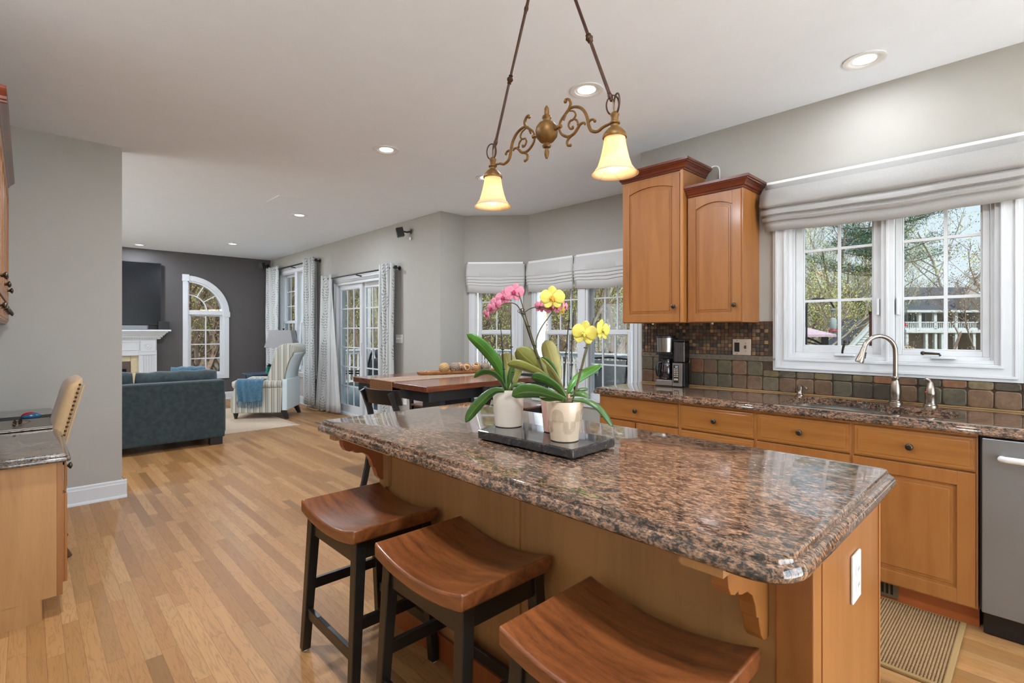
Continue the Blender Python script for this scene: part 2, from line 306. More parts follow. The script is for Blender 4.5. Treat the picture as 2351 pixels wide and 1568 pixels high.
# ------------------------------------------------------------ mesh builder
OFF={}
class MB:
    def __init__(s): s.v=[]; s.f=[]; s.uv=None; s.fc=[]
    def add(s,vs,fs):
        b=len(s.v); s.v+= [tuple(p) for p in vs]; s.f+=[tuple(i+b for i in f) for f in fs]; return s
    def box(s,x0,y0,z0,x1,y1,z1):
        if x0>x1:x0,x1=x1,x0
        if y0>y1:y0,y1=y1,y0
        if z0>z1:z0,z1=z1,z0
        return s.add([(x0,y0,z0),(x1,y0,z0),(x1,y1,z0),(x0,y1,z0),(x0,y0,z1),(x1,y0,z1),(x1,y1,z1),(x0,y1,z1)],
            [(0,3,2,1),(4,5,6,7),(0,1,5,4),(1,2,6,5),(2,3,7,6),(3,0,4,7)])
    def hexa(s,bot,top):   # four bottom points, four top points (ccw from above)
        return s.add(list(bot)+list(top),[(3,2,1,0),(4,5,6,7),(0,1,5,4),(1,2,6,5),(2,3,7,6),(3,0,4,7)])
    def bar(s,p,q,w,h=None,up=(0,0,1)):
        h=h or w; p=Vector(p); q=Vector(q); d=(q-p).normalized(); u=Vector(up)
        if abs(d.dot(u))>.98: u=Vector((1,0,0))
        r=d.cross(u).normalized()*w/2; t=r.cross(d).normalized()*h/2
        return s.hexa([p-r-t,p+r-t,p+r+t,p-r+t],[q-r-t,q+r-t,q+r+t,q-r+t])
    def prism(s,poly,plane,a,b):
        m={'xy':lambda u,v,w:(u,v,w),'xz':lambda u,v,w:(u,w,v),'yz':lambda u,v,w:(w,u,v)}[plane]; n=len(poly)
        vs=[m(u,v,a) for u,v in poly]+[m(u,v,b) for u,v in poly]
        fs=[tuple(range(n)),tuple(range(2*n-1,n-1,-1))]+[(i,i+n,(i+1)%n+n,(i+1)%n) for i in range(n)]
        return s.add(vs,fs)
    def lathe(s,prof,c=(0,0,0),seg=24,axis='z',cap=True):
        vs=[];n=len(prof)
        for k in range(seg):
            a=2*PI*k/seg
            for r,z in prof:
                p=(r*math.cos(a),r*math.sin(a),z)
                if axis=='x': p=(p[2],p[0],p[1])
                if axis=='y': p=(p[0],-p[2],p[1])
                if axis=='-x': p=(-p[2],-p[0],p[1])
                vs.append((p[0]+c[0],p[1]+c[1],p[2]+c[2]))
        fs=[(k*n+i,((k+1)%seg)*n+i,((k+1)%seg)*n+i+1,k*n+i+1) for k in range(seg) for i in range(n-1)]
        if cap:
            if prof[0][0]>1e-5: fs.append(tuple(k*n for k in range(seg))[::-1])
            if prof[-1][0]>1e-5: fs.append(tuple(k*n+n-1 for k in range(seg)))
        return s.add(vs,fs)
    def tube(s,pts,r,seg=8,closed=False,flat=1.0):
        pts=[Vector(p) for p in pts]; n=len(pts); rr=r if isinstance(r,(list,tuple)) else [r]*n
        vs=[]; prev=None
        for i,p in enumerate(pts):
            a=pts[(i-1)%n] if (closed or i>0) else p; b=pts[(i+1)%n] if (closed or i<n-1) else p
            d=(b-a); d=d.normalized() if d.length>1e-9 else Vector((0,0,1))
            if prev is None:
                u=Vector((0,0,1)) if abs(d.z)<.9 else Vector((1,0,0)); x=d.cross(u).normalized()
            else:
                x=prev-d*prev.dot(d); x=x.normalized() if x.length>1e-6 else d.orthogonal().normalized()
            prev=x; y=d.cross(x)
            for k in range(seg):
                t=2*PI*k/seg; vs.append(p+x*math.cos(t)*rr[i]+y*math.sin(t)*rr[i]*flat)
        m=n if closed else n-1
        fs=[(i*seg+k,i*seg+(k+1)%seg,((i+1)%n)*seg+(k+1)%seg,((i+1)%n)*seg+k) for i in range(m) for k in range(seg)]
        if not closed: fs+= [tuple(range(seg))[::-1],tuple((n-1)*seg+k for k in range(seg))]
        return s.add(vs,fs)
    def ball(s,c,r,seg=16,rings=10,sc=(1,1,1)):
        vs=[(c[0],c[1],c[2]-r*sc[2])]
        for i in range(1,rings):
            t=PI*i/rings
            for k in range(seg):
                a=2*PI*k/seg; vs.append((c[0]+r*sc[0]*math.sin(t)*math.cos(a),c[1]+r*sc[1]*math.sin(t)*math.sin(a),c[2]-r*sc[2]*math.cos(t)))
        vs.append((c[0],c[1],c[2]+r*sc[2])); L=len(vs)-1
        fs=[(0,1+(k+1)%seg,1+k) for k in range(seg)]
        for i in range(rings-2):
            fs+=[(1+i*seg+k,1+i*seg+(k+1)%seg,1+(i+1)*seg+(k+1)%seg,1+(i+1)*seg+k) for k in range(seg)]
        b=1+(rings-2)*seg; fs+=[(b+k,b+(k+1)%seg,L) for k in range(seg)]
        return s.add(vs,fs)
    def frame(s,x0,z0,x1,z1,w,y0,y1,wb=None,wt=None):
        wb=w if wb is None else wb; wt=w if wt is None else wt
        s.box(x0,y0,z0,x0+w,y1,z1); s.box(x1-w,y0,z0,x1,y1,z1)
        if wb: s.box(x0+w,y0,z0,x1-w,y1,z0+wb)
        if wt: s.box(x0+w,y0,z1-wt,x1-w,y1,z1)
        return s
    def xf(s,M):
        s.v=[tuple(M@Vector(p)) for p in s.v]; return s
    def build(s,name,mat,parent=None,bevel=0,smooth=None,seg=2,sub=0,solid=0,local=False):
        off=OFF.get(parent.name,Vector((0,0,0))) if parent is not None else Vector((0,0,0))
        me=bpy.data.meshes.new(name)
        me.from_pydata([(p[0]-off.x,p[1]-off.y,p[2]-off.z) for p in s.v],[],s.f)
        if s.uv:
            ul=me.uv_layers.new(name='UVMap')
            for li,lp in enumerate(me.loops): ul.data[li].uv=s.uv[lp.vertex_index]
        if s.fc:
            at_=me.attributes.new('tilecol','FLOAT_COLOR','CORNER')
            i=0
            for p,c in zip(me.polygons,s.fc):
                for li in p.loop_indices: at_.data[li].color=(c[0],c[1],c[2],1)
        me.update(); bm=bmesh.new(); bm.from_mesh(me); bmesh.ops.recalc_face_normals(bm,faces=bm.faces); bm.to_mesh(me); bm.free()
        mats=mat if isinstance(mat,(list,tuple)) else [mat]
        for m in mats: me.materials.append(MAT[m])
        o=bpy.data.objects.new(name,me); COL.objects.link(o)
        if parent is not None: o.parent=parent; OFF[o.name]=off
        if solid: md=o.modifiers.new('solid','SOLIDIFY'); md.thickness=solid; md.offset=0
        if bevel: md=o.modifiers.new('bevel','BEVEL'); md.width=bevel; md.segments=seg; md.limit_method='ANGLE'; md.angle_limit=math.radians(40); md.harden_normals=False
        if sub: md=o.modifiers.new('sub','SUBSURF'); md.levels=sub; md.render_levels=sub
        if smooth or sub:
            for p in me.polygons: p.use_smooth=True
        if smooth and not sub:
            me.shade_smooth() if hasattr(me,'shade_smooth') else None
            if smooth!='all':
                try: me.set_sharp_from_angle(angle=math.radians(smooth if isinstance(smooth,(int,float)) and smooth>1 else 42))
                except Exception: pass
        return o
def tag(o,label=None,cat=None,group=None,kind=None):
    if label: o['label']=label
    if cat: o['category']=cat
    if group: o['group']=group
    if kind: o['kind']=kind
    return o
def thing(name,label,cat,loc=(0,0,0),rz=0,group=None,world=False,kind=None):
    o=bpy.data.objects.new(name,None); COL.objects.link(o); o.location=loc; o.rotation_euler=(0,0,rz); o.empty_display_size=.05
    if world: OFF[o.name]=Vector(loc)
    else: OFF[o.name]=Vector((0,0,0))
    tag(o,label,cat,group,kind); return o
def struct(name,mb,mat,label=None,**k):
    o=mb.build(name,mat,**k); o['kind']='structure'
    if label: o['label']=label
    return o
def dup(root,loc=None,rz=None,label=None,group=None,scale=None):
    def cp(o,par):
        c=o.copy(); COL.objects.link(c)
        if par is not None: c.parent=par
        for ch in o.children: cp(ch,c)
        return c
    r=cp(root,None)
    if loc is not None: r.location=loc
    if rz is not None: r.rotation_euler=(0,0,rz)
    if scale is not None: r.scale=(scale,)*3
    if label: r['label']=label
    if group: r['group']=group
    return r
def bez(pts,n=16):
    # smooth Catmull-Rom through points
    P=[Vector(p) for p in pts]; P=[P[0]*2-P[1]]+P+[P[-1]*2-P[-2]]; out=[]
    m=len(P)-3
    for i in range(m):
        a,b,c,d=P[i:i+4]; k=max(2,n//m)
        for j in range(k):
            t=j/k; out.append(.5*((2*b)+(c-a)*t+(2*a-5*b+4*c-d)*t*t+(3*b-a-3*c+d)*t**3))
    out.append(P[-2]); return out
def rot(rz,loc=(0,0,0)): return Matrix.Translation(loc)@Matrix.Rotation(rz,4,'Z')
# ============================================================ room shell
CH=2.79; YS=3.65; XF=-11.06; XS=-5.09; YD=-.44; XE=2.4; YB=-3.2
BAY=[(-5.09,3.65),(-5.09,4.02),(-4.49,4.58),(-2.89,4.58),(-2.29,4.02),(-2.29,3.65)]
out=[(XF,YB),(XF,YS)]+BAY+[(XE,YS),(XE,YD),(XS,YD),(XS,YB)]
out=out[::-1]
struct('floor',MB().prism(out,'xy',-.12,0),'oak','oak strip floor running from kitchen to living room')
struct('ceiling',MB().prism(out,'xy',CH,CH+.12),'ceiling_paint')
WT=.16
def wall_with(name,L,openings,mat='wall_paint',loc=(0,0),rz=0,H=CH,depth=WT,parts=None):
    # local x along the wall 0..L, y outward 0..depth ; openings (x0,z0,x1,z1)
    mb=MB(); xs=0
    for (a,z0,b,z1) in sorted(openings):
        if a>xs: mb.box(xs,0,0,a,depth,H)
        if z0>0: mb.box(a,0,0,b,depth,z0)
        mb.box(a,0,z1,b,depth,H); xs=b
    if xs<L: mb.box(xs,0,0,L,depth,H)
    mb.xf(rot(rz,(loc[0],loc[1],0)))
    return struct(name,mb,mat)
# sink wall, X from -2.29 to 2.4
wall_with('wall_sink',XE+2.29+WT,[(-1.19+2.29,1.13,-.145+2.29,2.24)],loc=(-2.29,YS))
wall_with('wall_garden',-5.09-XF+WT,[(-10.46-XF+WT,.60,-8.83-XF+WT,2.44),(-8.0-XF+WT,0,-6.40-XF+WT,2.10)],loc=(XF-WT,YS))
wall_with('wall_bay_left_return',.37-WT,[],loc=(-5.09,YS+WT),rz=PI/2)
d45=math.atan2(.56,.6); L45=math.hypot(.6,.56)
wall_with('wall_bay_left',L45,[(.14,.53,.67,2.13)],loc=(-5.09,4.02),rz=d45)
wall_with('wall_bay_center',1.6,[(.13,.53,1.55,2.13)],loc=(-4.49,4.58))
wall_with('wall_bay_right',L45,[(.14,.53,.67,2.13)],loc=(-2.89,4.58),rz=-d45)
wall_with('wall_bay_right_return',.37-WT,[],loc=(-2.29,4.02),rz=-PI/2)
# accent wall, outward -X : local x -> +Y
def arch_wall():
    mb=MB(); X0=XF; X1=XF-WT
    y0,y1,zs,zb=2.17,2.79,1.66,.47; R=y1-y0
    mb.box(X1,YB,0,X0,y0,CH); mb.box(X1,y1,0,X0,YS,CH); mb.box(X1,y0,0,X0,y1,zb)
    arc=[(y0+R*math.cos(t*PI/24),zs+R*math.sin(t*PI/24)) for t in range(13)]
    for (a,b) in zip(arc[:-1],arc[1:]):
        mb.prism([(b[0],b[1]),(a[0],a[1]),(a[0],CH),(b[0],CH)],'yz',X1,X0)
    return struct('wall_accent',mb,'dark_wall_paint','charcoal painted end wall of the living room')
arch_wall()
struct('wall_stub',MB().box(XS-.13,YB,0,XS,.55,CH),'wall_paint','greige wall end between desk and living room')
struct('wall_desk',MB().box(XS,YD-WT,0,XE,YD,CH),'wall_paint')
wall_with('wall_kitchen_end',YS-YD+WT,[(.45,0,3.65,2.2)],loc=(XE,YS),rz=-PI/2)
wall_with('wall_living_back',XS-XF,[(.6,.25,2.6,2.2),(3.2,.25,5.2,2.2)],loc=(XS,YB),rz=PI)
def baseboard(name,p,q,h=.14):
    # p->q with room on the left-hand side normal n
    p=Vector((*p,0)); q=Vector((*q,0)); L=(q-p).length; a=math.atan2(q.y-p.y,q.x-p.x)
    mb=MB().prism([(0,0),(-.016,0),(-.016,h-.03),(-.011,h-.024),(-.010,h-.008),(-.004,h),(0,h)],'yz',0,L)
    mb.prism([(-.016,0),(-.03,0),(-.028,.012),(-.02,.02),(-.016,.02)],'yz',0,L)
    mb.xf(rot(a,p)); o=struct(name,mb,'white_trim'); return o
baseboard('baseboard_stub_face',(XS,.16),(XS,.58))
baseboard('baseboard_stub_end',(XS,.55),(XS-.13,.55))
baseboard('baseboard_garden',(XF,YS),(-8.12,YS)); baseboard('baseboard_garden_right',(-6.27,YS),(-5.09,YS))
baseboard('baseboard_bay_return',(-5.09,YS),(-5.09,4.02)); baseboard('baseboard_bay_left',(-5.09,4.02),(-4.49,4.58)); baseboard('baseboard_bay_center',(-4.49,4.58),(-2.89,4.58))
baseboard('baseboard_accent',(XF,1.76),(XF,YS))
# ------------------------------------------------------------ windows
def casing(mb,x0,z0,x1,z1,w=.09,bottom=True,y=0):
    # stepped picture-frame casing, outer size x0..x1
    for i,(a,b,d) in enumerate(((0,.018,.016),(.018,.03,.026),(.03,w-.018,.019),(w-.018,w-.006,.026),(w-.006,w,.014))):
        k=b-a
        mb.box(x0+a,y-d,z0+(a if bottom else 0),x0+b,y,z1-a); mb.box(x1-b,y-d,z0+(a if bottom else 0),x1-a,y,z1-a)
        mb.box(x0+b,y-d,z1-b,x1-b,y,z1-a)
        if bottom: mb.box(x0+b,y-d,z0+a,x1-b,y,z0+b)
def sash(root,x0,z0,x1,z1,y,cols,rows,w=.035,wb=None,mt=.016,vlist=None,hlist=None,vis=True):
    f=MB().frame(x0,z0,x1,z1,w,y-.018,y+.018,wb=wb)
    zb=z0+(w if wb is None else wb)
    f.frame(x0+w,zb,x1-w,z1-w,.008,y-.010,y+.010)
    fo=f.build('sash',  'vinyl_white',root,bevel=.003)
    g0,g1,h0,h1=x0+w,x1-w,zb,z1-w
    vl=vlist if vlist is not None else [g0+(g1-g0)*i/cols for i in range(1,cols)]
    hl=hlist if hlist is not None else [h0+(h1-h0)*i/rows for i in range(1,rows)]
    if vl or hl:
        m=MB()
        for v in vl: m.box(v-mt/2,y-.009,h0,v+mt/2,y+.009,h1)
        for q in hl:
            xs=[g0]+vl+[g1]
            for a,b in zip(xs[:-1],xs[1:]): m.box(a+(mt/2 if a!=g0 else 0),y-.0085,q-mt/2,b-(mt/2 if b!=g1 else 0),y+.0085,q+mt/2)
        m.build('muntins','vinyl_white',fo)
    MB().box(g0,y-.0015,h0,g1,y+.0015,h1).build('pane','glass',fo)
    return fo
def window(name,loc,rz,label): 
    r=thing(name,label,None,loc,rz,kind='structure'); return r
def jamb(mb,x0,z0,x1,z1,d=WT,t=.02):
    mb.frame(x0,z0,x1,z1,t,0,d)
w7=window('window_7',(XE,YS,0),-PI/2,'wide white patio doors at the kitchen end, unseen, added to let in daylight')  # unseen doors added so daylight brightens the kitchen
MB().frame(.45,0,3.65,2.2,.07,.02,.12).box(1.48,.02,.07,1.55,.12,2.13).box(2.55,.02,.07,2.62,.12,2.13).build('window_frame','vinyl_white',w7); MB().box(.5,.06,.05,3.6,.064,2.15).build('pane','clear_glass',w7)
for k,(a,b) in enumerate(((.6,2.6),(3.2,5.2))):  # unseen windows added for more ambient light in the living room
    w=window('window_%d'%(8+k),(XS,YB,0),PI,'white window on the back wall of the living room, unseen, added to let in daylight')
    MB().frame(a,.25,b,2.2,.06,.02,.12).box((a+b)/2-.03,.02,.31,(a+b)/2+.03,.12,2.14).build('window_frame','vinyl_white',w); MB().box(a+.05,.06,.3,b-.05,.064,2.15).build('pane','clear_glass',w)
# window 1: casement pair over the sink (local origin at wall start)
w1=window('window_1',(0,YS,0),0,'white double casement window above the sink')
mb=MB(); casing(mb,-1.262,1.062,-.072,2.30,.088); mb.build('window_casing','white_trim',w1)
mb=MB(); mb.frame(-1.174,1.15-.0,-.160,2.215,.02,-.004,.15); mb.frame(-1.155,1.168,-.178,2.2,.018,.02,.12); mb.box(-.667,.0,1.168,-.603,.12,2.2); mb.box(-.642,-.01,1.14,-.628,.0,2.2)
mb.build('window_frame','vinyl_white',w1,bevel=.002)
sash(w1,-1.135,1.186,-.668,2.185,.045,2,3,w=.042,vlist=[-.8885],hlist=[1.52,1.845])
sash(w1,-.602,1.186,-.198,2.185,.045,2,3,w=.030,vlist=[-.378],hlist=[1.515,1.845])
for cx,sgn in ((-.85,0),(-.385,1)):
    c=MB().prism([(-.055,0),(.055,0),(.05,.012),(-.05,.014)],'xz',-.03,.02).xf(Matrix.Translation((cx,0,1.172))).build('crank_base','vinyl_white',w1,bevel=.003)
    h=MB()
    if sgn==0: h.tube([(cx-.006,-.03,1.19),(cx-.004,-.036,1.205),(cx+.006,-.038,1.25)],[.006,.006,.008],8); h.ball((cx+.008,-.038,1.262),.011,10,8)
    else: h.tube([(cx-.01,-.03,1.19),(cx-.012,-.036,1.2),(cx-.075,-.04,1.203)],[.006,.006,.008],8); h.ball((cx-.083,-.04,1.203),.011,10,8)
    h.build('crank_handle','bronze_knob',c,smooth=1)
for x in (-.683,-.588):
    MB().box(x-.006,.0,1.42,x+.006,.028,1.52).build('sash_lock','vinyl_white',w1,bevel=.003)
# double hung builder: local wall origin
def dh(root,g0,g1,z0,zm,z1,cols,rows_up,rows_dn,y=.05):
    sash(root,g0-.04,z0-.06,g1+.04,zm+.018,y,cols,rows_dn,w=.04,wb=.06)
    sash(root,g0-.04,zm-.016,g1+.04,z1,y+.042,cols,rows_up,w=.04)
def sill(mb,x0,x1,z): mb.box(x0-.02,-.045,z-.022,x1+.02,.06,z); mb.box(x0,-.018,z-.09,x1,0,z-.022)
w2=window('window_2',(-5.09,4.02,0),d45,'white double hung window in the left facet of the bay')
mb=MB(); casing(mb,.062,.56,.748,2.19,.085,False); sill(mb,.062,.748,.56); mb.build('window_casing','white_trim',w2)
mb=MB(); jamb(mb,.14,.53,.67,2.13); mb.build('window_frame','vinyl_white',w2)
dh(w2,.212,.605,.62,1.31,2.1,2,2,2)
w3=window('window_3',(-4.49,4.58,0),0,'pair of white double hung windows in the middle of the bay')
mb=MB(); casing(mb,.067,.56,1.61,2.19,.085,False); sill(mb,.067,1.6,.56); mb.box(.80,-.02,.56,.945,0,2.13); mb.box(.83,-.028,.56,.915,-.02,2.13); mb.build('window_casing','white_trim',w3)
mb=MB(); jamb(mb,.13,.53,1.55,2.13); mb.box(.835,0,.55,.905,WT,2.11); mb.build('window_frame','vinyl_white',w3)
dh(w3,.289,.777,.62,1.31,2.1,3,2,2); dh(w3,.94,1.436,.62,1.31,2.1,3,2,2)
w4=window('window_4',(-2.89,4.58,0),-d45,'white double hung window in the right facet of the bay')
mb=MB(); casing(mb,.072,.56,.748,2.19,.085,False); sill(mb,.09,.748,.56); mb.build('window_casing','white_trim',w4)
mb=MB(); jamb(mb,.14,.53,.67,2.13); mb.build('window_frame','vinyl_white',w4)
dh(w4,.212,.605,.62,1.31,2.1,2,2,2)
w5=window('window_5',(0,YS,0),0,'twin white double hung window behind leaf curtains')
mb=MB(); casing(mb,-10.54,.58,-8.75,2.53,.1,False); sill(mb,-10.54,-8.75,.58); mb.box(-9.70,-.02,.58,-9.58,0,2.44); mb.build('window_casing','white_trim',w5)
mb=MB(); jamb(mb,-10.46,.60,-8.83,2.44); mb.box(-9.69,0,.62,-9.59,WT,2.42); mb.build('window_frame','vinyl_white',w5)
dh(w5,-10.38,-9.76,.68,1.50,2.42,3,3,3); dh(w5,-9.52,-8.90,.68,1.50,2.42,3,3,3)
# sliding glass door
dr=window('door_1',(0,YS,0),0,'white sliding glass door with grid panes to the deck')
mb=MB(); casing(mb,-8.10,0,-6.30,2.20,.1,False); mb.build('door_casing','white_trim',dr)
mb=MB(); mb.frame(-8.0,0,-6.40,2.10,.04,-.005,WT,wb=.035); mb.build('door_frame','vinyl_white',dr,bevel=.003)
sash(dr,-7.96,.04,-7.17,2.06,.055,3,6,w=.075,wb=.11,mt=.02); sash(dr,-7.21,.04,-6.44,2.06,.095,3,6,w=.075,wb=.11,mt=.02)
MB().box(-7.20,.02,.95,-7.17,.037,1.15).build('door_handle','vinyl_white',dr,bevel=.004)
# quarter-round window on the accent wall; local x -> +Y, y -> -X
w6=window('window_6',(XF,0,0),PI/2,'white quarter arch window beside the fireplace')
def arcpts(cx,cz,R,n=20): return [(cx+R*math.cos(PI/2*t/n),cz+R*math.sin(PI/2*t/n)) for t in range(n+1)]
mb=MB(); y0,y1,zs=2.17,2.79,1.66
mb.box(2.095,-.022,.41,2.175,0,2.30); mb.box(2.785,-.022,.41,2.868,0,1.62); mb.box(2.085,-.03,2.262,2.195,0,2.385); mb.box(2.775,-.03,1.60,2.885,0,1.70); mb.box(2.175,-.022,.41,2.785,0,.49)
A=arcpts(2.17,1.66,.705); B=arcpts(2.17,1.66,.615)
for i in range(20):
    mb.prism([B[i],A[i],A[i+1],B[i+1]],'xz',-.022,0)
mb.build('window_casing','white_trim',w6)
mb=MB(); mb.box(2.17,.0,.51,2.205,WT,1.64); mb.box(2.755,0,.51,2.79,WT,1.64); mb.box(2.17,0,.47,2.79,WT,.51); mb.box(2.17,-.005,1.64,2.79,WT,1.72); mb.box(2.17,0,1.72,2.195,WT,2.27)
A=arcpts(2.17,1.66,.62); B=arcpts(2.17,1.66,.582)
for i in range(20): mb.prism([B[i],A[i],A[i+1],B[i+1]],'xz',0,WT)
mb.build('window_frame','vinyl_white',w6)
sash(w6,2.205,.51,2.755,1.64,.05,2,4,w=.025,mt=.02)
mb=MB(); C=arcpts(2.185,1.70,.32); D=arcpts(2.185,1.70,.30)
for i in range(20): mb.prism([D[i],C[i],C[i+1],D[i+1]],'xz',.04,.06)
for t in (35,62):
    a=math.radians(t); mb.bar((2.185+.31*math.cos(a),.05,1.70+.31*math.sin(a)),(2.185+.56*math.cos(a),.05,1.68+.57*math.sin(a)),.018,.018,up=(0,1,0))
mb.build('muntins','vinyl_white',w6)
MB().prism([(2.19,1.72)]+arcpts(2.17,1.66,.59)[2:-1]+[(2.19,2.24)],'xz',.049,.052).build('pane','glass',w6)
# ------------------------------------------------------------ recessed ceiling lights
def can_light(x,y,label,power=10,col=(1,.93,.84),visible=True):
    r=thing('recessed_light',label,'ceiling light',(x,y,CH),0,'recessed lights in the ceiling')
    MB().lathe([(.098,0),(.1,-.006),(.078,-.008),(.070,-.004),(.069,.0),(.069,0)],seg=32,cap=False).build('trim_ring','white_plastic',r,smooth=1)
    MB().lathe([(.074,-.006),(.066,.0),(.052,-.0005)],seg=32,cap=False).build('reflector','white_plastic',r,smooth=1)
    MB().lathe([(0,-.001),(.054,-.001)],seg=32,cap=False).build('lens','led',r)
    l=bpy.data.lights.new('downlight','AREA'); l.shape='DISK'; l.size=.12; l.energy=power*.95; l.color=col; l.spread=PI
    o=bpy.data.objects.new('downlight',l); COL.objects.link(o); o.parent=r; o.location=(0,0,-.012)
    return r
KC=(.88,.96,1.06); LC=(.86,.95,1.08)
can_light(-.67,3.27,'recessed light above the sink window, largest in the photo',3,KC)
can_light(-1.92,2.46,'recessed light seen behind the pendant rod, above the wall cabinets',7,KC)
can_light(-3.67,2.10,'recessed light left of the pendant, mid ceiling',14,KC)
can_light(-3.68,3.17,'recessed light half hidden behind the left pendant shade',10,KC)
can_light(-6.50,2.49,'recessed light beyond the ceiling speaker grille',13,LC)
can_light(-9.41,2.50,'recessed light near the far end, above the blue throw chair',13,LC)
can_light(-10.60,1.38,'recessed light close to the charcoal wall above the television',9,LC)
for (x,y,p) in ((-2.6,.35,18),(-.4,.55,18),(1.3,1.2,8),(1.2,2.9,14),(-6.5,-.4,15),(-8.6,-.8,15)):  # unseen lights added to lift the overall brightness
    can_light(x,y,'recessed light overhead, unseen, added to brighten the room',p,KC if x>-5.5 else LC)
g_=MB(); 
g_.box(-6.09,1.96,CH-.006,-5.68,2.25,CH); g_.build('ceiling_grille','ceiling_paint',bevel=.002)
tag(bpy.data.objects['ceiling_grille'],'flat square white grille flush in the living room ceiling','grille')
# ============================================================ kitchen
def knob(parent,x,y,z,ax='-y',name='knob'):
    pr=[(.006,0),(.0055,.008),(.007,.011),(.015,.017),(.0165,.020),(.0155,.024),(.010,.026),(.009,.0275),(.004,.0285),(0,.0285)]
    mb=MB().lathe(pr,seg=20)
    if ax=='-y': mb.xf(Matrix.Translation((x,y,z))@Matrix.Rotation(PI/2,4,'X'))
    if ax=='+y': mb.xf(Matrix.Translation((x,y,z))@Matrix.Rotation(-PI/2,4,'X'))
    return mb.build(name,'bronze_knob',parent,smooth=1)
def panel_door(parent,x0,x1,z0,z1,y,ax=-1,arch=0,mat='maple_z',rail=.062,name='door'):
    # front face at y (facing ax*Y). frame, groove, raised centre panel, optional arched top rail
    s=ax; t=.02
    mb=MB(); mb.box(x0,y,z0,x1,y-s*.012,z1)            # back slab; front of slab at y
    # outer frame stands proud
    def bx(a,b,c,d,f): mb.box(a,y,b,c,y+s*f,d)
    F=.010
    bx(x0,z0,x0+rail,z1,F); bx(x1-rail,z0,x1,z1,F); bx(x0+rail,z0,x1-rail,z0+rail,F)
    xi0,xi1=x0+rail,x1-rail; zt=z1-rail
    if arch:
        n=14; w=xi1-xi0; pts=[]
        for i in range(n+1):
            u=i/n; xx=xi0+w*u; hh=zt-arch+arch*(1-(2*u-1)**2)
            pts.append((xx,hh))
        mb.prism(pts+[(xi1,z1),(xi0,z1)],'xz',y,y+s*F)
    else: bx(xi0,zt,xi1,z1,F); pts=None
    # raised centre
    g=.014
    for k,(ins,f) in enumerate(((g,.003),(g+.012,.007))):
        a,b=xi0+ins,xi1-ins; c=z0+rail+ins
        if arch:
            P=[(a,c)]+[(a,zt-arch-ins*.8)]+[(min(max(px,a),b),pz-ins*1.15) for px,pz in pts[1:-1] if a<px<b]+[(b,zt-arch-ins*.8),(b,c)]
            mb.prism(P,'xz',y,y+s*f)
        else: mb.box(a,y,c,b,y+s*f,zt-ins)
    # thin bead on the frame's outer edge
    o=mb.build(name,mat,parent,bevel=.0022); return o
def slab_front(parent,x0,x1,z0,z1,y,ax=-1,mat='maple_x',name='drawer'):
    mb=MB(); s=ax
    mb.box(x0,y,z0,x1,y+s*.004,z1); mb.box(x0+.006,y+s*.004,z0+.006,x1-.006,y+s*.008,z1-.006); mb.box(x0+.020,y+s*.008,z0+.020,x1-.020,y+s*.0105,z1-.020)
    return mb.build(name,mat,parent,bevel=.0018)
FY=3.03; CB=.872; CT=.914
def base_cab(label,x0,x1,draws,doors,knobs=(),group='maple base cabinets under the sink counter',open_top=False):
    r=thing('base_cabinet',label,'cabinet',((x0+x1)/2,3.34,0),0,group,world=True)
    mb=MB()
    if open_top:
        if open_top=='L': mb=MB(); mb.box(x0+.0005,FY+.001,.10,x1-.0005,YS-.015,.66); mb.box(x0+.0005,FY+.001,.66,x0+.018,YS-.015,CB); mb.box(x0+.018,FY+.001,.66,x1-.0005,FY+.010,CB)
        else: mb=MB(); mb.box(x0+.0005,FY+.001,.10,x1-.0005,YS-.015,.66); mb.box(x1-.018,FY+.001,.66,x1-.0005,YS-.015,CB); mb.box(x0+.0005,FY+.001,.66,x1-.018,FY+.010,CB)
    else: mb.box(x0+.0005,FY+.001,.10,x1-.0005,YS-.015,CB)
    mb.build('body','maple_z',r)
    f=MB(); f.box(x0+.0005,FY-.006,.10,x1-.0005,FY+.001,.112); f.box(x0+.0005,FY-.006,.858,x1-.0005,FY+.001,CB-.001); f.box(x0+.0005,FY-.006,.112,x0+.008,FY+.001,.858); f.box(x1-.008,FY-.006,.112,x1-.0005,FY+.001,.858)
    f.build('face_frame','maple_dark',r)
    MB().box(x0+.0005,FY+.055,0,x1-.0005,FY+.065,.10).build('toe_kick','toe_kick',r)
    for (a,b,c,d) in draws:
        o=slab_front(r,a,b,c,d,FY-.007); knob(o,(a+b)/2,FY-.0175,(c+d)/2)
    for (a,b,c,d) in doors: panel_door(r,a,b,c,d,FY-.007,mat='maple_z')
    return r
base_cab('maple base cabinet at the left end of the sink counter, one drawer above two doors',-2.24,-1.612,[(-2.232,-1.622,.706,.856)],[(-2.232,-1.937,.108,.698),(-1.929,-1.622,.108,.698)])
base_cab('maple base cabinet below the coffee maker side, stack of drawers with two knobs visible',-1.612,-1.143,[(-1.605,-1.151,.706,.856),(-1.605,-1.151,.415,.698),(-1.605,-1.151,.108,.407)],[])
base_cab('maple base cabinet under the left sink bowl, third drawer from the left',-1.143,-.674,[(-1.135,-.682,.706,.856)],[(-1.135,-.682,.108,.698)],open_top='L')
base_cab('maple base cabinet beside the dishwasher, with full raised panel door showing',-.674,-.200,[(-.667,-.209,.706,.856)],[(-.667,-.209,.108,.698)],open_top='R')
base_cab('maple base cabinet right of the dishwasher, outside the photo',.43,1.10,[(.44,1.09,.706,.856)],[(.44,.76,.108,.698),(.77,1.09,.108,.698)])
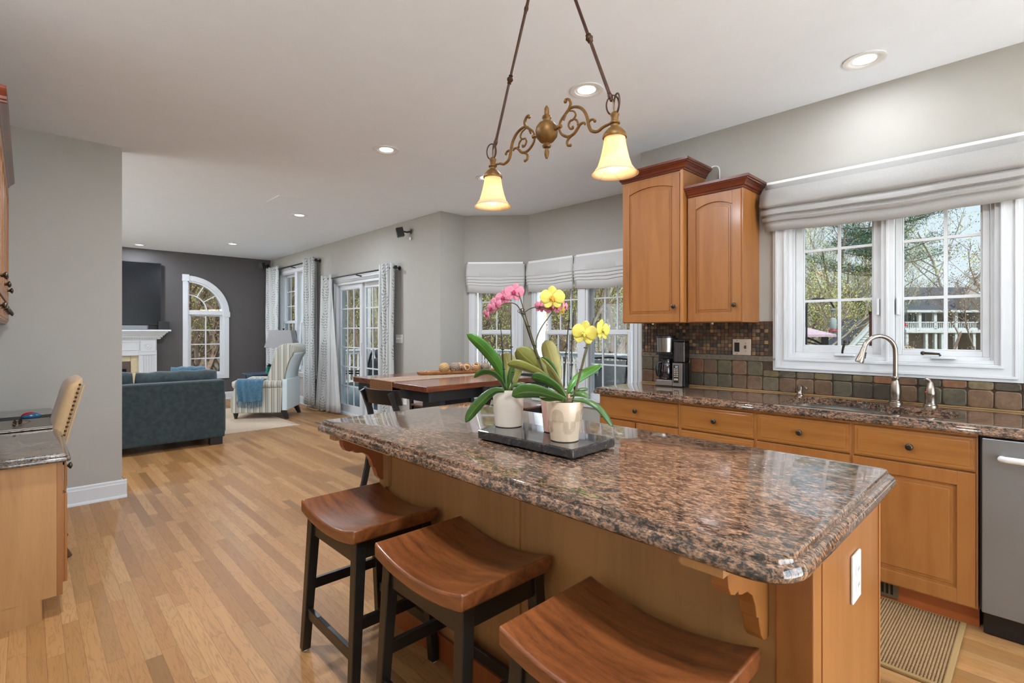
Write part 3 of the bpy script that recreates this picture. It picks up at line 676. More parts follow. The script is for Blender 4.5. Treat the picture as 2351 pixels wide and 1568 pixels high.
# dishwasher
r=thing('dishwasher','grey steel dishwasher with a pale bar handle at the right edge','dishwasher',(.12,3.34,0),0,None,world=True)
MB().box(-.197,3.04,.10,.427,YS-.015,CB-.004).build('body','black_plastic',r)
MB().box(-.188,3.0,.105,.422,3.04,.862).build('door','steel_matte',r,bevel=.004)
MB().box(-.185,3.035,.004,.42,3.06,.104).build('kick_plate','black_plastic',r,bevel=.004)
mb=MB(); mb.tube([(-.125,2.998,.782),(-.125,2.965,.786),(-.11,2.955,.787),(.35,2.955,.787),(.365,2.965,.786),(.365,2.998,.782)],.013,12,flat=1); mb.build('handle','white_plastic',r,smooth=1)
# countertop edge profile sweep helper : rounded rect path, profile list (inset,z)
def rrect(x0,y0,x1,y1,r,n=6):
    P=[]
    for (cx,cy,a0,rr) in ((x1-r[0],y0+r[0],-90,r[0]),(x1-r[1],y1-r[1],0,r[1]),(x0+r[2],y1-r[2],90,r[2]),(x0+r[3],y0+r[3],180,r[3])):
        for i in range(n+1):
            a=math.radians(a0+90*i/n); P.append((cx,cy,math.cos(a),math.sin(a),rr))
    return P
EDGE=[(.006,0),(.001,.004),(0,.010),(.0015,.018),(.006,.025),(.013,.0285),(.0185,.028),(.0195,.030),(.0195,.0375),(.0225,.0415),(.026,.042)]
def counter(name,x0,y0,x1,y1,r,zt,th=.042,hole=None,mat='granite',flat=()):
    P=rrect(x0,y0,x1,y1,r); n=len(P); mb=MB(); rings=[]
    for ins,z in EDGE:
        ring=[]
        for (cx,cy,c,s,rr) in P:
            k=max(rr-ins,.0004*(1+len(rings))*0+.0002); e_=max(0,ins-rr); X=cx+c*k+(-e_ if cx>(x0+x1)/2 else e_); Y=cy+s*k+(-e_ if cy>(y0+y1)/2 else e_)
            if 'top' in flat and Y>y1-.04: Y=min(y1,Y+ins) if s>0 else Y
            ring.append((X,Y,zt-th+z*(th/.042)))
        rings.append(ring)
    vs=[p for ring in rings for p in ring]; fs=[]
    for i in range(len(rings)-1):
        for k in range(n): fs.append((i*n+k,i*n+(k+1)%n,(i+1)*n+(k+1)%n,(i+1)*n+k))
    fs.append(tuple(range(n))[::-1])
    b=(len(rings)-1)*n
    if not hole: fs.append(tuple(b+k for k in range(n)))
    mb.add(vs,fs)
    if hole:
        # bridge outer top ring to hole ring by nearest angle from hole centre
        hp=hole; m=len(hp); hc=Vector((sum(p[0] for p in hp)/m,sum(p[1] for p in hp)/m))
        me=bpy.data.meshes.new(name); bm=bmesh.new()
        for v in mb.v: bm.verts.new(v)
        bm.verts.ensure_lookup_table()
        for f in mb.f: bm.faces.new([bm.verts[i] for i in f])
        top=[bm.verts[b+k] for k in range(n)]
        hv=[bm.verts.new((p[0],p[1],zt)) for p in hp]; hb=[bm.verts.new((p[0],p[1],zt-th)) for p in hp]
        for i in range(m): bm.faces.new([hv[i],hv[(i+1)%m],hb[(i+1)%m],hb[i]])
        bm.verts.ensure_lookup_table(); low=[bm.verts[k] for k in range(n)]
        bmesh.ops.delete(bm,geom=[f for f in bm.faces if len(f.verts)==n and all(abs(v.co.z-(zt-th))<1e-5 for v in f.verts)],context='FACES_ONLY')
        for pair in ((top,hv),(low,hb)):
            edges=[]
            for L in pair:
                for i in range(len(L)):
                    e=bm.edges.get((L[i],L[(i+1)%len(L)])) or bm.edges.new((L[i],L[(i+1)%len(L)])); edges.append(e)
            bmesh.ops.triangle_fill(bm,use_beauty=True,use_dissolve=False,edges=edges,normal=(0,0,1))
        def inside(x,y):
            c=False
            for i in range(m):
                a,b_=hp[i],hp[(i+1)%m]
                if (a[1]>y)!=(b_[1]>y) and x<(b_[0]-a[0])*(y-a[1])/(b_[1]-a[1])+a[0]: c=not c
            return c
        kill=[f for f in bm.faces if (all(abs(v.co.z-zt)<1e-5 for v in f.verts) or all(abs(v.co.z-(zt-th))<1e-5 for v in f.verts)) and inside(*(f.calc_center_median().xy))]
        kill+=[f for f in bm.faces if len(f.verts)>40]
        bmesh.ops.delete(bm,geom=kill,context='FACES')
        bm.verts.ensure_lookup_table(); bm.verts.index_update()
        mb.v=[tuple(v.co) for v in bm.verts]; mb.f=[tuple(v.index for v in f.verts) for f in bm.faces]; bm.free()
    o=mb.build(name,mat,smooth=30); return o
def sink_outline(off=0):
    # two joined bowls, wider left bowl, waist between
    P=[(-1.052,3.17),(-1.065,3.30),(-1.055,3.43),(-1.01,3.535),(-.92,3.572),(-.83,3.572),(-.74,3.55),(-.67,3.49),(-.61,3.425),(-.54,3.418),(-.44,3.44),(-.36,3.445),(-.30,3.40),(-.285,3.28),(-.292,3.18),(-.32,3.125),(-.40,3.09),(-.60,3.078),(-.80,3.09),(-.97,3.105),(-1.02,3.125)]
    B=bez([(*p,0) for p in P]+[(*P[0],0)],72)[:-1]
    c=Vector((-.67,3.32,0)); return [((p.x-c.x)*(1+off/.38)+c.x,(p.y-c.y)*(1+off/.2)+c.y) for p in B]
kt=counter('worktop',-2.285,2.985,1.12,YS-.012,(.01,.01,.01,.03),CT,hole=sink_outline())
tag(kt,'brown and black speckled granite worktop along the sink wall','worktop')
# sink
r=thing('kitchen_sink','undermounted double bowl stainless sink in the granite worktop','sink',(-.67,3.32,.8),0,None,world=True)
def bowl(x0,x1,y0,y1,zb):
    mb=MB(); rings=[]
    for (ins,z) in ((-.012,CT-.043),(0,CT-.046),(.004,CT-.10),(.012,zb+.03),(.03,zb+.006),(.06,zb)):
        rings.append([(cx+c*(rr-ins),cy+s*(rr-ins),z) for (cx,cy,c,s,rr) in rrect(x0,y0,x1,y1,(.09,.09,.09,.09))])
    n=len(rings[0]); mb.add([p for q in rings for p in q],[(i*n+k,i*n+(k+1)%n,(i+1)*n+(k+1)%n,(i+1)*n+k) for i in range(len(rings)-1) for k in range(n)]+[tuple((len(rings)-1)*n+k for k in range(n))])
    return mb
bowl(-1.09,-.625,3.065,3.60,.72).build('bowl','steel_sink',r,smooth=1); bowl(-.60,-.265,3.065,3.475,.74).build('bowl','steel_sink',r,smooth=1)
MB().box(-.632,3.07,CT-.062,-.592,3.50,CT-.046).build('divider','steel_sink',r,bevel=.004)
# faucet
r=thing('kitchen_faucet','brushed nickel gooseneck pull-down faucet behind the sink','faucet',(-.585,3.575,CT),0,None,world=True)
MB().lathe([(.034,0),(.034,.006),(.029,.010),(.029,.016),(.0235,.02),(.027,.045),(.0285,.07),(.025,.10),(.019,.125),(.0165,.135),(.020,.142),(.020,.148),(.015,.152),(.014,.155)],(-.585,3.575,CT),28).build('base','nickel',r,smooth=1)
dv=Vector((-.72,-.69,0)).normalized()
pts=[]; B0=Vector((-.585,3.575,CT+.15)); R=.088
pts=[B0,B0+Vector((0,0,.06)),B0+Vector((0,0,.13))]
for i in range(1,15):
    a=PI*i/14*.93; pts.append(B0+Vector((0,0,.145))+dv*(R-R*math.cos(a))+Vector((0,0,R*math.sin(a))))
MB().tube(pts,.0125,16).build('spout','nickel',r,smooth=1)
e=pts[-1]; d=(pts[-1]-pts[-2]).normalized()
MB().tube([e,e+d*.012,e+d*.02,e+d*.05,e+d*.075,e+d*.085],[.013,.0145,.0135,.019,.0225,.021],20).build('spray_head','nickel',r,smooth=1)
MB().tube([e+d*.02-dv*0+Vector((0,0,.0))+d.cross(Vector((dv.y,-dv.x,0)))*.016,e+d*.055+d.cross(Vector((dv.y,-dv.x,0)))*.021],.0055,8).build('spray_button','black_plastic',r,smooth=1)
r=thing('faucet_handle','brushed nickel mixer handle right of the gooseneck faucet','faucet handle',(-.43,3.575,CT),0,None,world=True)
MB().lathe([(.033,0),(.033,.006),(.027,.012),(.027,.018),(.0245,.02),(.0245,.06),(.026,.063),(.0255,.075),(.021,.10),(.013,.125),(.009,.135)],(-.43,3.575,CT),24).build('body','nickel',r,smooth=1)
MB().tube([(-.43,3.575,CT+.125),(-.437,3.573,CT+.142),(-.452,3.568,CT+.150)],[.010,.010,.008],12).build('lever','nickel',r,smooth=1)
MB().ball((-.447,3.556,CT+.078),.005,8,6).build('temperature_dot','feeder_red',r)
r=thing('soap_pump','small brushed nickel soap pump left of the sink','soap dispenser',(-1.085,3.595,CT),0,None,world=True)
MB().lathe([(.021,0),(.021,.004),(.015,.008),(.013,.02),(.012,.022),(.012,.032),(.0165,.034),(.0165,.060),(.012,.064),(0,.064)],(-1.085,3.595,CT),20).build('body','nickel',r,smooth=1)
MB().tube([(-1.085,3.595,CT+.060),(-1.06,3.575,CT+.062),(-1.04,3.56,CT+.056),(-1.03,3.552,CT+.047)],[.006,.005,.0045,.004],10).build('spout','nickel',r,smooth=1)
# backsplash of tumbled slate
def backsplash():
    X0=-2.272; rnd=random.Random(3)
    pal=[lin(c)[:3] for c in ('#6a5440','#745a44','#5c5542','#664c3a','#7a563e','#565040','#6d5644','#7c5e48','#4e463a','#6f6248','#645a4a','#80583e')]
    pl2=[lin(c)[:3] for c in ('#553e32','#644838','#4a463e','#6e503a','#7c6248','#45362c','#5c4e40','#694c3c','#84694a','#3c3531')]
    gm=MB().box(X0,YS-.010,CT,1.12,YS-.0005,1.062); gm.box(X0,YS-.010,1.062,-1.2625,YS-.0005,1.392)
    root=thing('backsplash','tumbled slate tile backsplash with small mosaic above large stones','backsplash',(-1.5,YS,CT),0,None,world=True)
    gm.build('grout','grout',root)
    mb=MB()
    def tile(x0,z0,x1,z1,c,d,rr):
        j=lambda a: a*rnd.uniform(-.5,.5)
        n=2; P=[]
        for (cx,cz,a0) in ((x1-rr,z0+rr,-90),(x1-rr,z1-rr,0),(x0+rr,z1-rr,90),(x0+rr,z0+rr,180)):
            for i in range(n+1):
                a=math.radians(a0+90*i/n); P.append((cx+rr*math.cos(a)+j(.0025),cz+rr*math.sin(a)+j(.0025)))
        m=len(P); cx=(x0+x1)/2; cz=(z0+z1)/2; b=len(mb.v)
        for (k,yy) in ((1,YS-.010),(1,YS-.010-d*.6),(.90,YS-.010-d)):
            mb.v+=[(cx+(p[0]-cx)*k,yy,cz+(p[1]-cz)*k) for p in P]
        for i in range(2): mb.f+=[(b+i*m+k,b+i*m+(k+1)%m,b+(i+1)*m+(k+1)%m,b+(i+1)*m+k) for k in range(m)]; mb.fc+=[c]*m
        mb.f.append(tuple(b+2*m+k for k in range(m))); mb.fc.append(c)
    # two rows of big stones
    w=.1045; nx=int((1.12-X0)/w)
    for row,(z0,z1) in enumerate(((CT+.006,CT+.100),(CT+.104,1.118))):
        for i in range(nx):
            x0=X0+.004+i*w+(0.0 if row==0 else rnd.uniform(-.002,.002)); x1=x0+w-.0045
            if x1<-1.262 or row==0: zz1=z1
            elif x0<-1.262: zz1=1.058; 
            else: zz1=1.058
            c=rnd.choice(pal); k=rnd.uniform(.8,1.15)
            tile(x0,z0,x1,zz1,tuple(v*k for v in c),.008,.016 if zz1-z0>.06 else .010)
    s=.0272
    z=1.1585
    for rrow in range(9):
        if z+s>1.396: break
        x=X0+.002
        while x<-1.266-s:
            c=rnd.choice(pl2); k=rnd.uniform(.7,1.25); tile(x,z,x+s-.003,z+s-.0035,tuple(v*k for v in c),.005,.003); x+=s
        z+=s-.0012
    o=mb.build('stone_tiles','slate',root)
    li=MB().box(X0,YS-.016,1.123,-1.262,YS-.01,1.152)
    x=X0
    li.box(X0,YS-.019,1.150,-1.262,YS-.012,1.154); li.box(X0,YS-.019,1.121,-1.262,YS-.012,1.125)
    while x<-1.30:
        for ph in (0,1):
            cx=x+.02+.05*ph; pts=[]
            for i in range(14):
                t=i/13; a=t*2.2*PI; rr=.0085*(1-t*.75); pts.append((cx+.012+rr*math.cos(a+PI),YS-.018,1.1375+rr*math.sin(a+PI)*(1 if ph else -1)))
            pts=[(cx-.012,YS-.018,1.130+.015*ph)]+pts
            li.tube(pts,.0018,5)
        x+=.104
    li.build('carved_border','pewter_list',root)
    MB().box(X0,YS-.018,CT,1.12,YS-.010,CT+.007).build('caulk_line','caulk',root)
backsplash()
# upper cabinets
def crown(parent,x0,x1,yf,yb,z,left=True,right=True):
    # stacked rings give the ogee; front at yf facing -y
    prof=[(.004,0,.010),(.010,.010,.006),(.016,.016,.012),(.026,.028,.012),(.038,.040,.010),(.044,.050,.006),(.052,.056,.012)]
    mb=MB()
    pts=[(0,0),(.008,.002),(.010,.012),(.016,.016),(.022,.030),(.036,.044),(.044,.048),(.046,.054),(.054,.056),(.054,.072),(0,.072)]
    n=len(pts); 
    path=[]
    if right: path=[('R')]
    # corner-mitred sweep: left-back, left-front, right-front, right-back
    vs=[];segs=[]
    def P(i,j):
        o,zz=pts[j]
        X=[x0-(o if left else 0),x0-(o if left else 0),x1+(o if right else 0),x1+(o if right else 0)][i]
        Y=[yb,yf-o,yf-o,yb][i]; return (X,Y,z+zz)
    for i in range(4): vs+=[P(i,j) for j in range(n)]
    fs=[(i*n+j,i*n+(j+1)%n,(i+1)*n+(j+1)%n,(i+1)*n+j) for i in range(3) for j in range(n)]+[tuple(range(n)),tuple(3*n+j for j in range(n))[::-1]]
    return mb.add(vs,fs).build('crown_moulding','crown_cherry',parent)
r=thing('wall_cabinet','taller maple wall cabinet beside the bay, with arched panel door','wall cabinet',(-1.995,3.45,1.38),0,'maple wall cabinets over the coffee maker',world=True)
MB().box(-2.243,3.325,1.385,-1.742,YS-.001,2.455).build('body','maple_z',r,bevel=.001)
d=panel_door(r,-2.238,-1.768,1.390,2.44,3.324,arch=.032,rail=.055); knob(d,-1.806,3.313,1.500)
MB().box(-1.762,3.31,1.388,-1.742,3.325,2.455).build('face_frame','maple_dark',r)
crown(r,-2.243,-1.742,3.325,YS-.001,2.455)
r=thing('wall_cabinet','shorter maple wall cabinet next to the sink window, with arched panel door','wall cabinet',(-1.55,3.45,1.38),0,'maple wall cabinets over the coffee maker',world=True)
MB().box(-1.740,3.372,1.385,-1.355,YS-.001,2.262).build('body','maple_z',r,bevel=.001)
d=panel_door(r,-1.730,-1.366,1.390,2.255,3.371,arch=.034,rail=.055); knob(d,-1.402,3.36,1.498)
crown(r,-1.740,-1.355,3.372,YS-.001,2.262,left=False)
# wire at cabinet top
tag(MB().tube(bez([(-1.685,3.63,2.525),(-1.67,3.64,2.532),(-1.645,3.643,2.525),(-1.632,3.643,2.50),(-1.630,3.643,2.45),(-1.630,3.643,2.36)],16),.004,8).build('cable','white_plastic',smooth=1),'short white cable looping behind the taller wall cabinet','cable')
# double switch plate in backsplash
r=thing('switch_plate','brushed double plate with black outlet and toggle on mosaic tile','switch plate',(-1.468,YS-.02,1.213),0,None,world=True)
MB().box(-1.531,YS-.022,1.156,-1.405,YS-.012,1.270).build('plate','almond_metal',r,bevel=.004)
MB().box(-1.516,YS-.026,1.180,-1.482,YS-.020,1.245).build('outlet','black_plastic',r,bevel=.001)
MB().box(-1.445,YS-.034,1.203,-1.435,YS-.020,1.225).build('toggle','black_plastic',r,bevel=.001)
mb=MB()
for (x,z) in ((-1.499,1.258),(-1.499,1.167),(-1.44,1.24),(-1.44,1.186)): mb.ball((x,YS-.022,z),.0028,8,6)
mb.build('screws','black_plastic',r)
# under-cabinet pucks
for x,y,w in ((-2.06,3.45,'under the taller wall cabinet'),(-1.60,3.46,'under the shorter wall cabinet')):
    tag(MB().lathe([(0,0),(.008,0),(.008,.01),(0,.01)],(x,y,1.3745),12).build('cabinet_bumper','white_plastic'),'tiny white fitting '+w,'fitting',)
# coffee maker
r=thing('coffee_maker','black and steel drip coffee maker with glass carafe and clear tank','coffee maker',(-1.93,3.52,CT),math.radians(14))
MB().box(-.115,-.07,0,.015,.09,.006).build('foot','black_plastic',r)
MB().prism([(-.115,-.055),(-.105,-.075),(.012,-.075),(.012,.06),(-.115,.06)],'xy',.006,.048).build('base_plate','steel',r,bevel=.003)
MB().box(-.118,.02,.048,.012,.095,.36).build('column','black_plastic',r,bevel=.006)
MB().lathe([(.062,0),(.066,.06),(.068,.105)],(-.053,-.005,.255-.0),28).build('brew_basket','steel',r,smooth=1)
MB().lathe([(.069,0),(.070,.006),(.068,.016),(.06,.020),(0,.020)],(-.053,-.005,.360),28).build('lid','black_plastic',r,smooth=1)
MB().box(-.112,-.055,.235,.010,.05,.255).build('basket_rim','black_plastic',r,bevel=.004)
c=MB().lathe([(.040,0),(.050,.02),(.052,.06),(.044,.11),(.036,.13),(.037,.135)],(-.045,-.015,.055),28,cap=False).build('carafe','smoky',r,smooth=1)
MB().lathe([(.038,0),(.038,.012),(.03,.016),(0,.016)],(-.045,-.015,.188),24).build('carafe_lid','black_plastic',c,smooth=1)
MB().tube([(-.075,-.035,.18),(-.10,-.055,.175),(-.108,-.06,.13),(-.10,-.055,.08),(-.085,-.045,.075)],[.009,.012,.013,.012,.008],10).build('carafe_handle','black_plastic',c,smooth=1)
MB().box(.014,-.075,.004,.085,-.06,.175).build('control_panel','steel',r,bevel=.002)
MB().box(.014,-.06,.002,.100,.095,.176).build('housing','black_plastic',r,bevel=.006)
pp=MB().box(.022,-.0775,.03,.06,-.074,.16).build('keypad','black_plastic',r,bevel=.002)
mb=MB()
for i in range(6):
    for k in (0,1): mb.box(.0255+k*.017,-.0785,.128-i*.0135-(.012 if i>4 else 0),.0385+k*.017,-.0772,.136-i*.0135-(.012 if i>4 else 0))
mb.box(.027,-.0785,.053,.055,-.0772,.063); mb.build('buttons','almond_metal',pp,bevel=.0008)
MB().box(.034,-.0782,.142,.055,-.0772,.155).build('display','clear_grey',pp)
MB().prism([(.014,-.055),(.098,-.05),(.100,.085),(.014,.085)],'xy',.178,.335).build('water_tank','smoky',r,bevel=.008)
MB().box(.012,-.06,.335,.102,.09,.350).build('tank_lid','black_plastic',r,bevel=.005)
# ------------------------------------------------------------ island
IX0,IX1,IY0,IY1=-2.325,-.298,.955,1.885
tt=counter('worktop',IX0,IY0,IX1,IY1,(.085,.05,.05,.06),CT,th=.046)
tag(tt,'large polished brown speckled granite top of the kitchen island','worktop')
r=thing('kitchen_island','maple kitchen island base with carved brackets under the granite','kitchen island',(-1.26,1.5,0),0,None,world=True)
bx0,bx1,by0,by1=-2.17,-.34,1.22,1.805
mb=MB().box(bx0,by0,.0,bx1-.0,by1,.867); mb.build('body','maple_tan',r)
MB().box(bx1-.004,by0+.045,.0,bx1+.004,by1-.006,.866).build('end_panel','maple_z',r,bevel=.001)
MB().box(bx1-.075,by0-.012,0,bx1+.002,by0+.044,.866).build('corner_post','maple_z',r,bevel=.003)
MB().box(bx1-.02,by1-.006,0,bx1+.008,by1+.006,.866).build('corner_strip','maple_dark',r,bevel=.001)
mb=MB().box(bx0-.006,by0-.012,0,bx0+.05,by0,.866); mb.box(-1.262,by0-.004,.0,-1.236,by0,.866); mb.build('stiles','maple_tan',r,bevel=.001)
MB().box(-1.2365,by0-.006,0,-1.2335,by0,.866).build('seam_bead','maple_dark',r)
MB().box(bx0-.012,by0-.018,0,bx1-.08,by0-.012,.10).build('base_board','maple_red',r,bevel=.002)
MB().box(bx0-.012,by0-.0125,0,bx1-.078,by0-.001,.098).build('base_backing','maple_red',r)
def bracket(x0,x1,mat,dep=.235):
    P=bez([(0,0,0),(-.02,-.005,0),(-.045,-.03,0),(-.052,-.060,0),(-.048,-.088,0)],10)
    pts=[(by0-dep+0,.866),(by0-dep,.848)]
    prof=[(-dep+.018,.848),(-dep+.018,.838),(-dep+.022,.815),(-dep+.034,.797),(-dep+.052,.790),(-dep+.068,.793),(-dep+.072,.784),(-dep+.085,.779),(-dep+.115,.775),(-dep+.142,.757),(-dep+.158,.730),(-dep+.166,.700),(-dep+.176,.696),(-dep+.180,.680),(-dep+.190,.652),(-dep+.205,.635),(-dep+.222,.630),(0,.632)]
    poly=pts+[(by0+a,b) for a,b in prof]+[(by0,.866)]
    return MB().prism(poly,'yz',x0,x1)
b1=bracket(-2.165,-2.128,'').build('bracket','maple_red',r,bevel=.002)
MB().box(-2.128,by0-.02,.61,-2.085,by0-.001,.866).build('bracket_backing','maple_tan',b1,bevel=.001)
b2=bracket(-.470,-.432,'').build('bracket','maple_z',r,bevel=.002)
MB().box(-2.175,by0-.255,.850,-2.118,by0,.867).build('bracket_plate','maple_tan',r); MB().box(-.515,by0-.255,.850,-.425,by0,.867).build('bracket_plate','maple_tan',r)
# outlet on the island end
def outlet(x,y,z,facing,label,name='wall_outlet',w=.078,h=.12,toggles=0,cat='outlet'):
    r=thing(name,label,cat,(x,y,z),facing)   # local -y is outward into the room
    MB().box(-w/2,-.007,-h/2,w/2,0,h/2).build('cover_plate','white_plastic',r,bevel=.003)
    if toggles:
        for i in range(toggles):
            cx=(i-(toggles-1)/2)*.046; MB().box(cx-.005,-.018,-.006,cx+.005,-.006,.012).build('toggle','white_plastic',r,bevel=.001)
    else:
        for s in (-1,1):
            m=MB().box(-.017,-.0095,s*.02-.014,.017,-.006,s*.02+.014).build('socket','white_plastic',r,bevel=.004)
            mm=MB()
            for k in (-.006,.006): mm.box(k-.0012,-.0099,s*.02-.003,k+.0012,-.0094,s*.02+.006)
            mm.build('slots','dark_rubber',m)
    return r
outlet(bx1+.0045,1.53,.70,PI/2,'white outlet on the end panel of the island')
o=bpy.data.objects
# ------------------------------------------------------------ granite tray and orchids are in the next part
# stools
def stool():
    r=thing('bar_stool','','bar stool',(0,0,0),0,'saddle seat stools along the island')
    # saddle seat, long axis x
    nx,ny=16,10; w,d=.47,.365; mb=MB(); T=[];Bt=[]
    def H(u): return .045*(u*u)-.0
    vs=[];idx={}
    for i in range(nx+1):
        for j in range(ny+1):
            u=2*i/nx-1; v=2*j/ny-1
            x=u*w/2; y=v*d/2; z=.585+.038*u*u
            vs.append((x,y,z))
    n=len(vs)
    for i in range(nx+1):
        for j in range(ny+1):
            u=2*i/nx-1; x=u*w/2; y=(2*j/ny-1)*d/2; vs.append((x,y,.543+.030*u*u))
    f=[];q=lambda i,j:i*(ny+1)+j
    for i in range(nx):
        for j in range(ny):
            f.append((q(i,j),q(i+1,j),q(i+1,j+1),q(i,j+1))); f.append((n+q(i,j),n+q(i,j+1),n+q(i+1,j+1),n+q(i+1,j)))
    for i in range(nx): f.append((q(i,0),n+q(i,0),n+q(i+1,0),q(i+1,0))); f.append((q(i,ny),q(i+1,ny),n+q(i+1,ny),n+q(i,ny)))
    for j in range(ny): f.append((q(0,j),q(0,j+1),n+q(0,j+1),n+q(0,j))); f.append((q(nx,j),n+q(nx,j),n+q(nx,j+1),q(nx,j+1)))
    mb.add(vs,f); mb.build('seat','seat_walnut',r,bevel=.007,seg=3,smooth=35)
    tops={}
    for sx in (-1,1):
        for sy in (-1,1):
            a=Vector((sx*.195,sy*.140,.548+.02)); b=Vector((sx*.215,sy*.172,0.006)); hw=.021
            mb=MB(); z0=b.z
            mb.hexa([(b.x-hw*.8,b.y-hw*.8,z0),(b.x+hw*.8,b.y-hw*.8,z0),(b.x+hw*.8,b.y+hw*.8,z0),(b.x-hw*.8,b.y+hw*.8,z0)],[(a.x-hw,a.y-hw,a.z),(a.x+hw,a.y-hw,a.z),(a.x+hw,a.y+hw,a.z),(a.x-hw,a.y+hw,a.z)])
            lg=mb.build('leg','black_paint',r,bevel=.003)
            MB().lathe([(0,0),(.012,0),(.012,.007),(0,.007)],(b.x,b.y,0),12).build('glide','white_plastic',lg)
            tops[(sx,sy)]=(a,b)
    def onleg(s,z): a,b=tops[s]; t=(z-b.z)/(a.z-b.z); return b+(a-b)*t
    for sy in (-1,1):
        p,q2=onleg((-1,sy),.50),onleg((1,sy),.50); P=[]
        m=MB(); n=10
        for i in range(n):
            u0,u1=2*i/n-1,2*(i+1)/n-1
            xa,xb=p.x+(q2.x-p.x)*i/n,p.x+(q2.x-p.x)*(i+1)/n
            m.hexa([(xa,p.y-.010,.485),(xb,p.y-.010,.485),(xb,p.y+.010,.485),(xa,p.y+.010,.485)],[(xa,p.y-.010,.544+.026*u0*u0),(xb,p.y-.010,.544+.026*u1*u1),(xb,p.y+.010,.544+.026*u1*u1),(xa,p.y+.010,.544+.026*u0*u0)])
        m.build('apron','black_paint',r)
    for sx in (-1,1):
        p,q2=onleg((sx,-1),.53),onleg((sx,1),.53); MB().box(p.x-.010,p.y,.50,p.x+.010,q2.y,.565).build('apron','black_paint',r)
    for sy,z in ((-1,.16),(1,.16)):
        p,q2=onleg((-1,sy),z),onleg((1,sy),z); MB().bar(p,q2,.018,.042).build('stretcher','black_paint',r,bevel=.002)
    for sx,z in ((-1,.27),(1,.27)):
        p,q2=onleg((sx,-1),z),onleg((sx,1),z); MB().bar(p,q2,.018,.042).build('stretcher','black_paint',r,bevel=.002)
    return r
s1=stool(); s1.location=(-1.910,1.010,0); s1['label']='walnut saddle seat stool farthest from camera, at the far corner of the island'
dup(s1,(-1.305,1.018,0),0,'walnut saddle seat stool in the middle of the row of three')
dup(s1,(-.668,.998,0),math.radians(.5),'walnut saddle seat stool nearest the camera, cut off by the bottom edge')
# sisal mat
r=thing('floor_mat','tan ribbed sisal mat with bound edge in front of the sink cabinets','mat',(-.6,2.75,0),0,None,world=True)
MB().box(-1.0,2.46,.001,-.262,3.055,.011).build('weave','sisal',r)
mb=MB().box(-.262,2.44,.001,-.242,3.058,.013); mb.box(-1.0,2.44,.001,-.262,2.46,.013); mb.build('binding','binding',r,bevel=.003)
# toe-kick register
r=thing('floor_register','bronze slotted heat register in the toe kick under the sink cabinets','vent',(-.62,3.08,.05),0,None,world=True)
MB().box(-.76,FY+.046,.012,-.492,FY+.0535,.098).build('plate','register_bronze',r,bevel=.003)
mb=MB()
for i in range(13): mb.box(-.745+i*.0185,FY+.0445,.03,-.735+i*.0185,FY+.0465,.085)
mb.build('slots','black_plastic',r)
# blind over the sink
def roman(name,label,x0,x1,zt,zb,y,rz=0,loc=(0,0,0),folds=3,depth=.06,group=None,tight=False,cloth='shade_cloth'):
    r=thing(name,label,'roman shade',loc,rz,group)
    H=zt-zb
    if tight: prof=[(0,zt-.018),(-.018,zt-.02),(-.03,zt-.09),(-.040,zt-.175),(-.03,zt-.185),(-.040,zt-.215),(-.028,zt-.222),(-.036,zt-.25),(-.024,zt-.257),(-.028,zt-.285),(-.018,zt-.29),(-.018,zb)]
    else: prof=[(0,zt-.012),(-.02,zt-.014),(-.022,zt-.05),(-.05,zt-.055),(-.064,zt-.10),(-.078,zt-.160),(-.070,zt-.172),(-.045,zt-.178),(-.066,zt-.198),(-.064,zt-.222),(-.040,zt-.228),(-.055,zt-.25),(-.048,zt-.265),(-.028,zt-.270),(-.035,zt-.29),(-.022,zb)]
    n=24; P=prof; k=len(P); vs=[]
    rn=random.Random(int(x0*100)+5)
    for i in range(n+1):
        u=i/n; x=x0+(x1-x0)*u; wv=.004*math.sin(u*7+1)+.002*math.sin(u*19)
        for j,(yy,zz) in enumerate(P):
            e=.0 if 0<i<n else -.0
            sw=(j/k)*wv*1.6
            ins=.5*max(0,-(-.078-yy)*0)
            taper=(yy+.078)*.35 if not tight else (yy+.04)*.35
            xx=x0+taper+(x1-x0-2*taper)*u
            vs.append((xx,y+yy-.004+wv*.4,zz+sw-.010*math.sin(PI*u)*(j/k)))
    fs=[(i*k+j,(i+1)*k+j,(i+1)*k+j+1,i*k+j+1) for i in range(n) for j in range(k-1)]
    MB().add(vs,fs).build('fabric',cloth,r,solid=.004,smooth=50)
    MB().box(x0+.025,y-.018,zt-.02,x1-.025,y+.0,zt+.006).build('headrail','white_plastic',r,bevel=.002)
    return r
roman('roman_shade','wide white roman shade folded up above the sink window',-1.318,-.025,2.317,1.985,YS-.027,cloth='shade_cloth_darkened')
roman('roman_shade','white roman shade on the left facet of the bay',.028,.775,2.19,1.808,-.03,d45,(-5.09,4.02,0),tight=True,group='roman shades in the bay')
roman('roman_shade','white roman shade behind the yellow orchid, left of the pair in the bay',.01,.770,2.19,1.808,-.03,0,(-4.49,4.58,0),tight=True,group='roman shades in the bay')
roman('roman_shade','white roman shade of the pair in the bay nearest the wall cabinet',.775,1.58,2.19,1.808,-.031,0,(-4.49,4.58,0),tight=True,group='roman shades in the bay')
roman('roman_shade','white roman shade in the bay hidden behind the wall cabinet',.03,.77,2.19,1.808,-.03,-d45,(-2.89,4.58,0),tight=True,group='roman shades in the bay')
